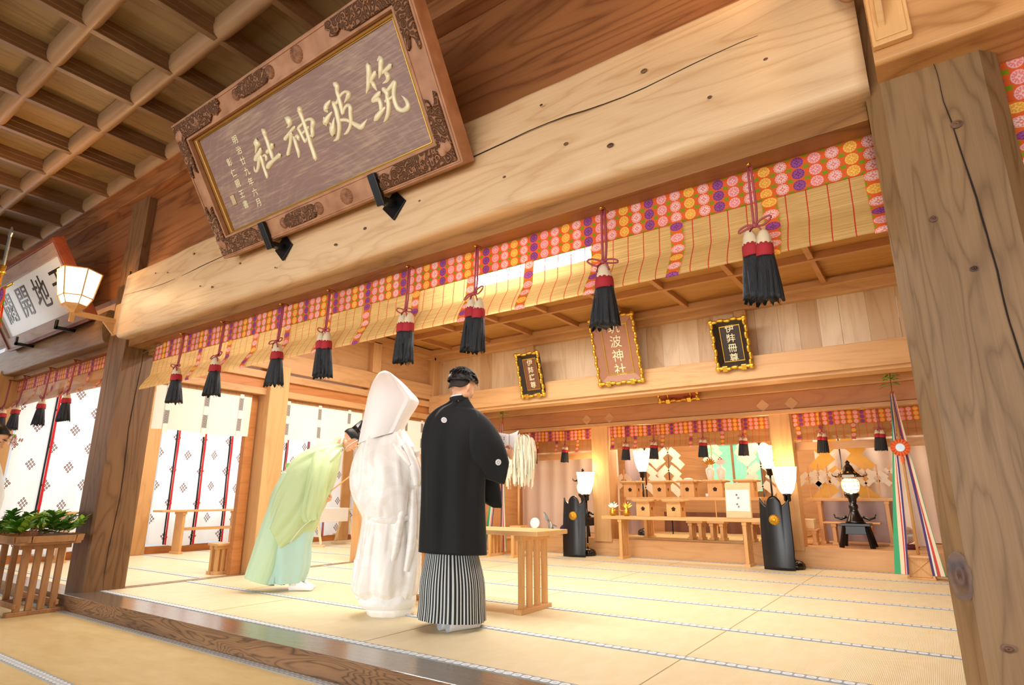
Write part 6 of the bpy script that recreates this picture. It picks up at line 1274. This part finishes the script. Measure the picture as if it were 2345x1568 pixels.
# ribboned staffs with sakaki tops
def ribbon_staff(loc,label,mirror=True,z=1.):
    r=thing('ribbon_staff',loc,label,'ritual staff','five-colour ribbon staffs beside the altar')
    bx=MB().box((-.13,-.13,.0),(.13,.13,.02)).box((-.115,-.115,.02),(.115,.115,.22)); part(bx,'base_box',M['furn'],r,bevel=.004)
    part(MB().box((-.15,-.15,.22),(.15,.15,.245)),'base_cap',M['furnX'],r,bevel=.004)
    mb=MB()
    for s in (-1,1): mb.tube([(s*.10,-.12,.03),(-s*.10,-.12,.21)],.007,4); 
    for s in (-1,1): mb.box((s*.115-.01,-.125,.02),(s*.115+.01,-.115,.22))
    part(mb,'lattice',M['furnX'],r)
    part(MB().tube([(0,0,.22),(0,0,2.0)],.016,10),'pole',M['furn'],r,smooth=True)
    part(MB().tube([(0,0,1.98),(0,0,2.06)],.018,8),'red_binding',M['orange'],r,smooth=True)
    cols=[('ribbon_green','3fb07c'),('ribbon_cream','f2e6c8'),('ribbon_red','d8453a'),('ribbon_white','f4f2ec'),('ribbon_purple','4a3478')]
    for s in (-1,1):
        for k,(n_,h_) in enumerate(cols):
            if n_ not in M: M[n_]=cloth(n_,h_,.5,.15)
            xo=s*((.205,.162,.138,.124,.110)[k] if s<0 else (.215,.188,.160,.135,.118)[k]); wd_=(.060,.040,.016,.016,.018)[k] if s<0 else (.018,.045,.018,.016,.022)[k]
            order=k if s<0 else k
            def rf_(u,v,k=k,s=s,xo=xo):
                zz=2.03-1.98*v; sp=v**1.15; y=-.03-.10*sp*(1 if v<.9 else 1)-.003*k
                w_=wd_*(.35+.65*min(1,v*2))
                return Vector((s*.012+(xo-s*.012)*sp+(u-.5)*w_+.006*math.sin(v*6+k),y-.055*sp,zz))
            mb=MB(); mb.grid(2,24,rf_); part(mb,'ribbon',M[n_],r,smooth=True,recalc=False)
    if mirror:
        part(MB().lathe([(.0,0),(.045,0),(.045,.012),(.0,.012)],(0,0,0),24,0,None,Matrix.Translation((0,-.15,1.40))@Matrix.Rotation(PI/2,4,'X')),'mirror',M['silver'],r)
        mb=MB()
        mb.grid(120,4,lambda u,v:Vector(((.045+.05*v)*math.cos(2*PI*u),-.155-.012*math.cos(16*2*PI*u)*v,1.40+(.045+.05*v)*math.sin(2*PI*u))),0,True); part(mb,'pleated_rosette',M['orange'],r,smooth=True)
        part(MB().ball((.005,-.15,1.27),(.02,.012,.05),10,8),'rosette_tail',M['orange'],r,smooth=True)
    mb=MB(); rr_=random.Random(6)
    for k in range(26):
        a=rr_.uniform(0,2*PI); c=Vector((.05*math.cos(a)*rr_.random(),.05*math.sin(a),2.10+.2*rr_.random())); leaf(mb,c,(math.cos(a),math.sin(a)*.6,rr_.uniform(-.2,.5)),(0,0,1),.08,.032)
    part(mb,'sakaki_leaves',M['leaf'],r,smooth=True,recalc=False); part(MB().tube([(0,0,2.04),(.01,0,2.3)],.005,5),'twig',M['stem'],r)
    return r
ribbon_staff((-.30,8.22,0),'five-colour ribbon staff with a small mirror at the right of the altar'); ribbon_staff((-5.80,8.0,0),'five-colour ribbon staff half hidden behind the man in black',False)
# great white paper wand (onusa)
on=thing('paper_wand',(-5.22,7.62,.40),'large white wand of massed folded paper strips beside the man in black','ritual wand')
part(MB().tube([(0,0,0),(0,0,1.34)],.017,8),'pole',M['furn'],on,smooth=True); part(MB().box((-.10,-.10,0),(.10,.10,.045)),'foot',M['furn'],on,bevel=.004)
M['onusa']=cloth('cream_paper','fdf9ea',.7,.25,.01)
mb=MB(); rr_=random.Random(8)
for k in range(620):
    a=rr_.uniform(0,2*PI); top=Vector((rr_.uniform(0,.08)*math.cos(a),rr_.uniform(0,.08)*math.sin(a),1.36-rr_.uniform(0,.22))); R0=rr_.uniform(.10,.19); L0=rr_.uniform(.12,.60); dd=Vector((math.cos(a),math.sin(a),0)); tw=rr_.uniform(0,3)
    m1=top+dd*R0*.8+Vector((0,0,.02)); end=top+dd*R0*1.05+Vector((0,0,-L0)); s_=Vector((-dd.y,dd.x,0)); P=spline([tuple(top),tuple(m1),tuple((m1+end)/2+dd*.03),tuple(end)],9); w_=.013
    mb.grid(1,9,lambda u,v:Vector(P[int(round(v*9))])+(s_*math.cos(tw*v)+Vector((0,0,1))*math.sin(tw*v)*.4+dd*math.sin(tw*v)*.6)*(w_*2*(u-.5)))
part(mb,'paper_strips',M['onusa'],on,recalc=False,solid=.0015)['kind']='stuff'
# zigzag paper streamers
def shide(loc,label,group,n=4,w=.11,mat='white',name='zigzag_streamer',sc=1.,rot=0,pole=.262,mirror=True):
    r=thing(name,loc,label,'paper streamer',group,rot)
    if pole: part(MB().box((-.008,-.006,-(loc[2]-pole)),(.008,.006,.12)),'pole',M['black'] if w>.12 else M['furn'],r)
    for s in ((-1,1) if mirror else (1,)):
        mb=MB()
        for k in range(n):
            c=Vector((s*(w*.45+(w*.42)*(k%2)),-.012-.006*k,-w*1.0*k)); q=w*.56
            mb.prism([(0,q),(q,0),(0,-q),(-q,0)],Matrix.Translation(c)@Matrix.Rotation(PI/2,4,'X')@Matrix.Rotation(.12*s,4,'Z'),.002)
            c2=c+Vector((s*w*.5,-.004,-w*.45)); mb.prism([(0,q),(q,0),(0,-q),(-q,0)],Matrix.Translation(c2)@Matrix.Rotation(PI/2,4,'X'),.002)
        part(mb,'folded_paper',M[mat],r)
    return r
M['shidem']=cloth('cream_streamer','f6ecdc',.8,.1)
for i,(x,y,z,n,w,l) in enumerate([(-4.12,9.9,1.62,5,.15,'large white zigzag streamer behind the rear lamp'),(-3.72,9.95,1.60,5,.15,'large white zigzag streamer right of the rear lamp'),(-2.22,9.9,1.62,5,.15,'large white zigzag streamer beside the right altar pillar')]): shide((x,y,z),l,'large white streamers behind the offerings',n,w,'shidem')
shide((-3.12,10.4,1.72,),'narrow white streamer left of the green glass','narrow streamers in the sanctuary',3,.10,'shidem'); shide((-2.55,10.4,1.72),'narrow white streamer right of the sake bottles','narrow streamers in the sanctuary',3,.10,'shidem')
M['goldp']=plain('gold_paper','d9a23c',.4,.3)
shide((-1.12,9.92,1.62),'large gold paper streamer over the right bay lantern','gold streamer',4,.22,'goldp',rot=.1)
for i,x in enumerate([-1.50,-1.38,-1.26,-1.10,-.95,-.80,-.66,-.52]): shide((x,9.47+.06*(i%2),1.16+.03*(i%2)),'small white streamer on the right bay shelf, '+('first','second','third','fourth','fifth','sixth','seventh','eighth')[i]+' from the altar pillar','small white streamers on the right shelf',2,.085,'shidem',pole=.845)
for i,x in enumerate([-4.44,-4.28]): shide((x,9.25+.1*i,1.18),'small low white streamer beside the left altar pillar, '+('nearer the pillar','farther from the pillar')[i],'small white streamers by the left altar pillar',2,.10,'shidem')
# shelf of the right bay, small tables, crystal, boxes
slat_table((-1.0,9.5,.245),1.1,.26,.60,'tall narrow shelf table carrying small streamers in the right altar bay',0,3,name='shelf_table',thick=.04,inset=.15,rail=False)
slat_table((-1.02,9.30,.245),.66,.22,.29,'low narrow table behind the bronze lantern',0,3,name='small_table',thick=.02,inset=.12,rail=False)
slat_table((-1.55,9.15,.245),.30,.26,.20,'tiny low table beside the right altar pillar',0,3,name='small_table',thick=.02,inset=.05,rail=False)
tag(MB().box((-1.66,9.05,.447),(-1.44,9.25,.57)).mesh('wooden_box',M['paleX'],bevel=.004),'small pale wooden box on the tiny table beside the right altar pillar','box')
for i,(x,l) in enumerate(((-2.98,'small wooden stool under the altar tables, middle left'),(-2.68,'small wooden stool under the altar tables, middle'),(-2.14,'small wooden stool under the altar tables, right'))):
    slat_table((x,8.95+.02*i,.262),.24,.24,.26,l,0,3,'small stools under the altar table',name='stool',cat='stool',thick=.03,inset=.05,rail=False)
cb=thing('crystal_ball',(-.42,9.0,.245),'clear crystal ball on a red cushion at the right end of the altar','crystal ball')
part(MB().lathe([(.10,0),(.12,.02),(.10,.05),(.05,.06)],(0,0,0),20),'cushion',plain('dark_red_cushion','5a1a24',.7),cb,smooth=True)
t=NT('crystal_glass'); t.b.inputs['Transmission Weight'].default_value=.85; t.fin(lin('f4efe8'),.03,0,.6); M['crystal']=t.m
part(MB().ball((0,0,.16),.105,28,18),'ball',M['crystal'],cb,smooth=True)
# white altar curtains
def altar_curtain(x0,x1,y,z0,z1,label,mat='wcurt'):
    L=x1-x0; f=lambda u,v:Vector((x0+L*u,y+.03*math.sin((x0+L*u)*22)*(.5+.5*v)+.02*noise.noise(Vector((u*6,v*2,y))),z1+(z0-z1)*v))
    mb=MB(); mb.grid(int(L*60),10,f); o=mb.mesh('altar_curtain',M[mat],smooth=True,recalc=False); tag(o,label,'curtain','pale curtains inside the altar bays'); return o
altar_curtain(-6.5,-4.5,9.6,.26,1.75,'pale peach curtain behind the left altar bay'); altar_curtain(-1.48,.4,10.1,.26,1.75,'pale curtain behind the right altar bay'); altar_curtain(-.42,-.24,9.4,.26,1.72,'narrow white cloth hanging at the right end of the altar')
altar_curtain(-4.4,-4.15,9.7,.26,1.75,'mauve cloth beside the left altar pillar','mauve'); altar_curtain(-1.42,-.5,9.75,.26,.84,'mauve cloth hung below the right shelf','mauve')
altar_curtain(-4.1,-1.8,10.6,.26,.60,'dark red-brown cloth at the back under the tables','brownc')
# green-lit glass panel deep in the sanctuary
w=struct(MB().box((-3.35,10.9,.95),(-2.45,10.93,1.75)),'window_1',glow('green_daylight_glass','86d4ae',.38),'small window with green daylight deep behind the altar'); part(MB().box((-3.39,10.86,.91),(-3.35,10.94,1.79)).box((-2.45,10.86,.91),(-2.41,10.94,1.79)).box((-3.39,10.86,1.75),(-2.41,10.94,1.79)).box((-2.92,10.86,.95),(-2.89,10.94,1.75)),'window_frame',M['inXr'],w,world=True)
# purple cloth bundle, silver fish-shaped ornament
pb=thing('cloth_bundle',(-5.22,9.05,.245),'purple cloth bundle on the altar step beside the left shield','bundle'); part(MB().ball((0,0,.085),(.13,.09,.09),20,12).tube([(-.02,0,.16),(-.05,0,.20)],[.03,.01],8),'bundle_cloth',M['purple'],pb,smooth=True)
sf=thing('silver_ornament',(-5.5,8.95,.245),'silver wing-shaped ornament left of the purple bundle','ornament')
mb=MB(); mb.tube([(.02,0,.0),(.03,0,.12),(-.02,0,.24)],[.05,.045,.02],10); leaf(mb,(-.0,0,.20),(-.7,0,.8),(0,-1,0),.22,.07); leaf(mb,(.03,0,.15),(.8,0,-.2),(0,-1,0),.12,.05); part(mb,'metal_body',M['silver'],sf,smooth=True)
# white disc ornament and small tray on the near small table, picture box and yellow bin behind the groom
nt=thing('paper_roll_stand',(-4.98,7.55,.402),'small tray with a white fan-shaped paper on the slatted stand','tray'); part(MB().box((-.1,-.08,0),(.2,.08,.015)),'tray',M['furnX'],nt,bevel=.002); part(MB().lathe([(0,0),(.075,0),(.075,.02),(0,.02)],(0,0,0),20,0,None,Matrix.Translation((.1,0,.09))@Matrix.Rotation(PI/2,4,'X')),'white_fan',M['tabi'],nt)
yb=thing('plastic_crate',(-6.05,7.35,0),'yellow plastic crate behind the man in black','crate')
part(MB().box((-.18,-.15,0),(.18,-.13,.40)).box((-.18,.13,0),(.18,.15,.40)).box((-.18,-.15,0),(-.16,.15,.40)).box((.16,-.15,0),(.18,.15,.40)).box((-.18,-.15,0),(.18,.15,.02)).box((-.20,-.17,.37),(.20,-.15,.41)),'crate_body',M['yellowplastic'],yb,bevel=.004)
wb=thing('folded_board',(-6.1,7.55,.0),'white box with a pink lower band standing behind the yellow crate','box'); part(MB().box((-.2,0,.40),(.2,.14,.56)),'white_part',M['white'],wb,bevel=.003); part(MB().box((-.2,-.002,0),(.2,.142,.40)),'pink_part',plain('coral_card','f08c7c',.6),wb,bevel=.003)
# ================================================================== SMALL PLAQUES over the altar
def small_plaque(loc,w,h,label,chars,board,name='name_plaque',tilt=.42,csize=.12,lead=1.1,land=False):
    r=thing(name,loc,label,'plaque'); T=Matrix.Translation(r.location)@Matrix.Rotation(tilt,4,'X')@Matrix.Rotation(PI/2,4,'X')   # local x right, y up, z out
    T=Matrix.Rotation(tilt,4,'X')@Matrix.Rotation(PI/2,4,'X')
    def lp_(mb,n,m,par=None,**k):
        for v in mb.bm.verts: v.co=T@v.co
        return part(mb,n,m,par or r,**k)
    lp_(MB().box((-w*.30,.13*h,-.02),(w*.30,h*.87,-.008)),'panel',board)
    # broad sloping dark margin, flared outward
    mb=MB(); O=[(-w/2,0),(w/2,0),(w/2,h),(-w/2,h)]; I=[(-w*.30,.13*h),(w*.30,.13*h),(w*.30,h*.87),(-w*.30,h*.87)]
    a=[mb.bm.verts.new((p[0],p[1],.05)) for p in O]; b_=[mb.bm.verts.new((p[0],p[1],-.008)) for p in I]; bk=[mb.bm.verts.new((p[0],p[1],-.02)) for p in O]
    for i in range(4): j=(i+1)%4; mb.face([a[i],a[j],b_[j],b_[i]]); mb.face([a[i],a[j],bk[j],bk[i]])
    mg=lp_(mb,'sloped_margin',(M['plqbrown'] if w>.5 else M['plqdark']) if not land else board)
    # scalloped gilt cloud border
    mb=MB(); per=[]
    for i in range(4):
        A=Vector((*O[i],.05));B=Vector((*O[(i+1)%4],.05)); L=(B-A).length; n=max(3,int(L/.075)); nrm=Vector(((B-A).y,-(B-A).x,0)).normalized()
        for k in range(n):
            c=A+(B-A)*((k+.5)/n); rr_=L/n*.62; mb.ball(c+nrm*.006*(1 if k%2 else -1),(rr_ if abs(nrm.y)>.5 else .022,rr_ if abs(nrm.x)>.5 else .022,.022),10,6)
        mb.ball(A,(.035,.035,.026),10,6)
    lp_(mb,'gilt_cloud_border',M['gold'],mg,smooth=True)
    lp_(fringbox(-w*.31,w*.31,.12*h,.88*h,-w*.29,w*.29,.14*h,.86*h,-.01,.0),'gilt_line',M['gold'],r)
    n=len(chars)
    for i,ch in enumerate(chars):
        o=text(ch,csize,M['goldpale'],ext=.003,bold=.0008); o.data.transform(T@Matrix.Translation((0,h*.5+((n-1)/2-i)*csize*lead,-.004))); o.parent=r; o.name='gilt_character'
    for s in (-1,1): lp_(MB().box((s*w*.28-.03,-.035,-.03),(s*w*.28+.03,.03,.07)),'gilt_bracket',M['gold'],r,bevel=.006)
    return r
M['plqdark']=plain('dark_plaque_margin','2c1f1a',.35); M['plqbrown']=plain('brown_plaque_panel','a87458',.45); M['plqred']=plain('red_brown_plaque_panel','7a4a34',.4); M['plqblack']=plain('black_plaque_panel','33261f',.3)
small_plaque((-3.19,7.06,2.31),.60,.86,'largest of the three altar plaques, tall and light brown with gilt characters','筑波神社','' or M['plqbrown'],csize=.17,tilt=.30)
small_plaque((-4.55,7.06,2.27),.36,.60,'small red-brown plaque with gilt cloud border, left of the tall one','伊弉諾尊',M['plqred'],csize=.098,tilt=.30)
small_plaque((-1.75,7.06,2.33),.38,.56,'small black plaque with gilt cloud border, right of the tall one','伊弉冊尊',M['plqblack'],csize=.105,tilt=.30)
gp=small_plaque((-2.92,8.42,2.24),.56,.20,'low wide gilt and red plaque on the beam under the tall plaque','',plain('vermilion_panel','c05a34',.5),tilt=.5,land=True)
# ceremonial banner at the upper left edge
bn=thing('ceremonial_banner',(-7.27,1.60,-.125),'tall ceremonial pole with a silver blade tip and orange brocade banner at the left edge','banner')
part(MB().tube([(0,0,0),(.0,.0,3.12)],.016,10),'pole',plain('gilt_pole','a8782c',.4),bn,smooth=True)
part(MB().lathe([(.022,3.11),(.036,3.13),(.022,3.15),(.028,3.20)],(0,0,0),14),'gilt_collar',M['gold'],bn,smooth=True)
part(MB().prism([(-.03,0),(.03,0),(.034,.30),(.055,.34),(0,.42),(-.055,.34),(-.034,.30)],Matrix.Translation((0,.008,3.20))@Matrix.Rotation(PI/2,4,'X'),.016),'blade_tip',M['silver'],bn,bevel=.004)
mb=MB(); mb.grid(16,16,lambda u,v:Vector((-.46+.90*u*(1-.12*v),-.03+.025*math.sin(u*12+v*3),2.88-.62*v)),0,False,lambda u,v:(u*6,v*4)); part(mb,'brocade_cloth',M['broc'],bn,smooth=True,recalc=False,solid=.003)
part(MB().tube([(-.5,-.03,2.885),(.56,-.03,2.885)],.010,8),'gilt_crossbar',M['gold'],bn,smooth=True)
part(MB().ball((.42,-.05,2.66),(.04,.014,.04),10,6).tube([(.42,-.05,2.66),(.40,-.05,2.40)],[.014,.028],8),'orange_tassel',M['orange'],bn,smooth=True)
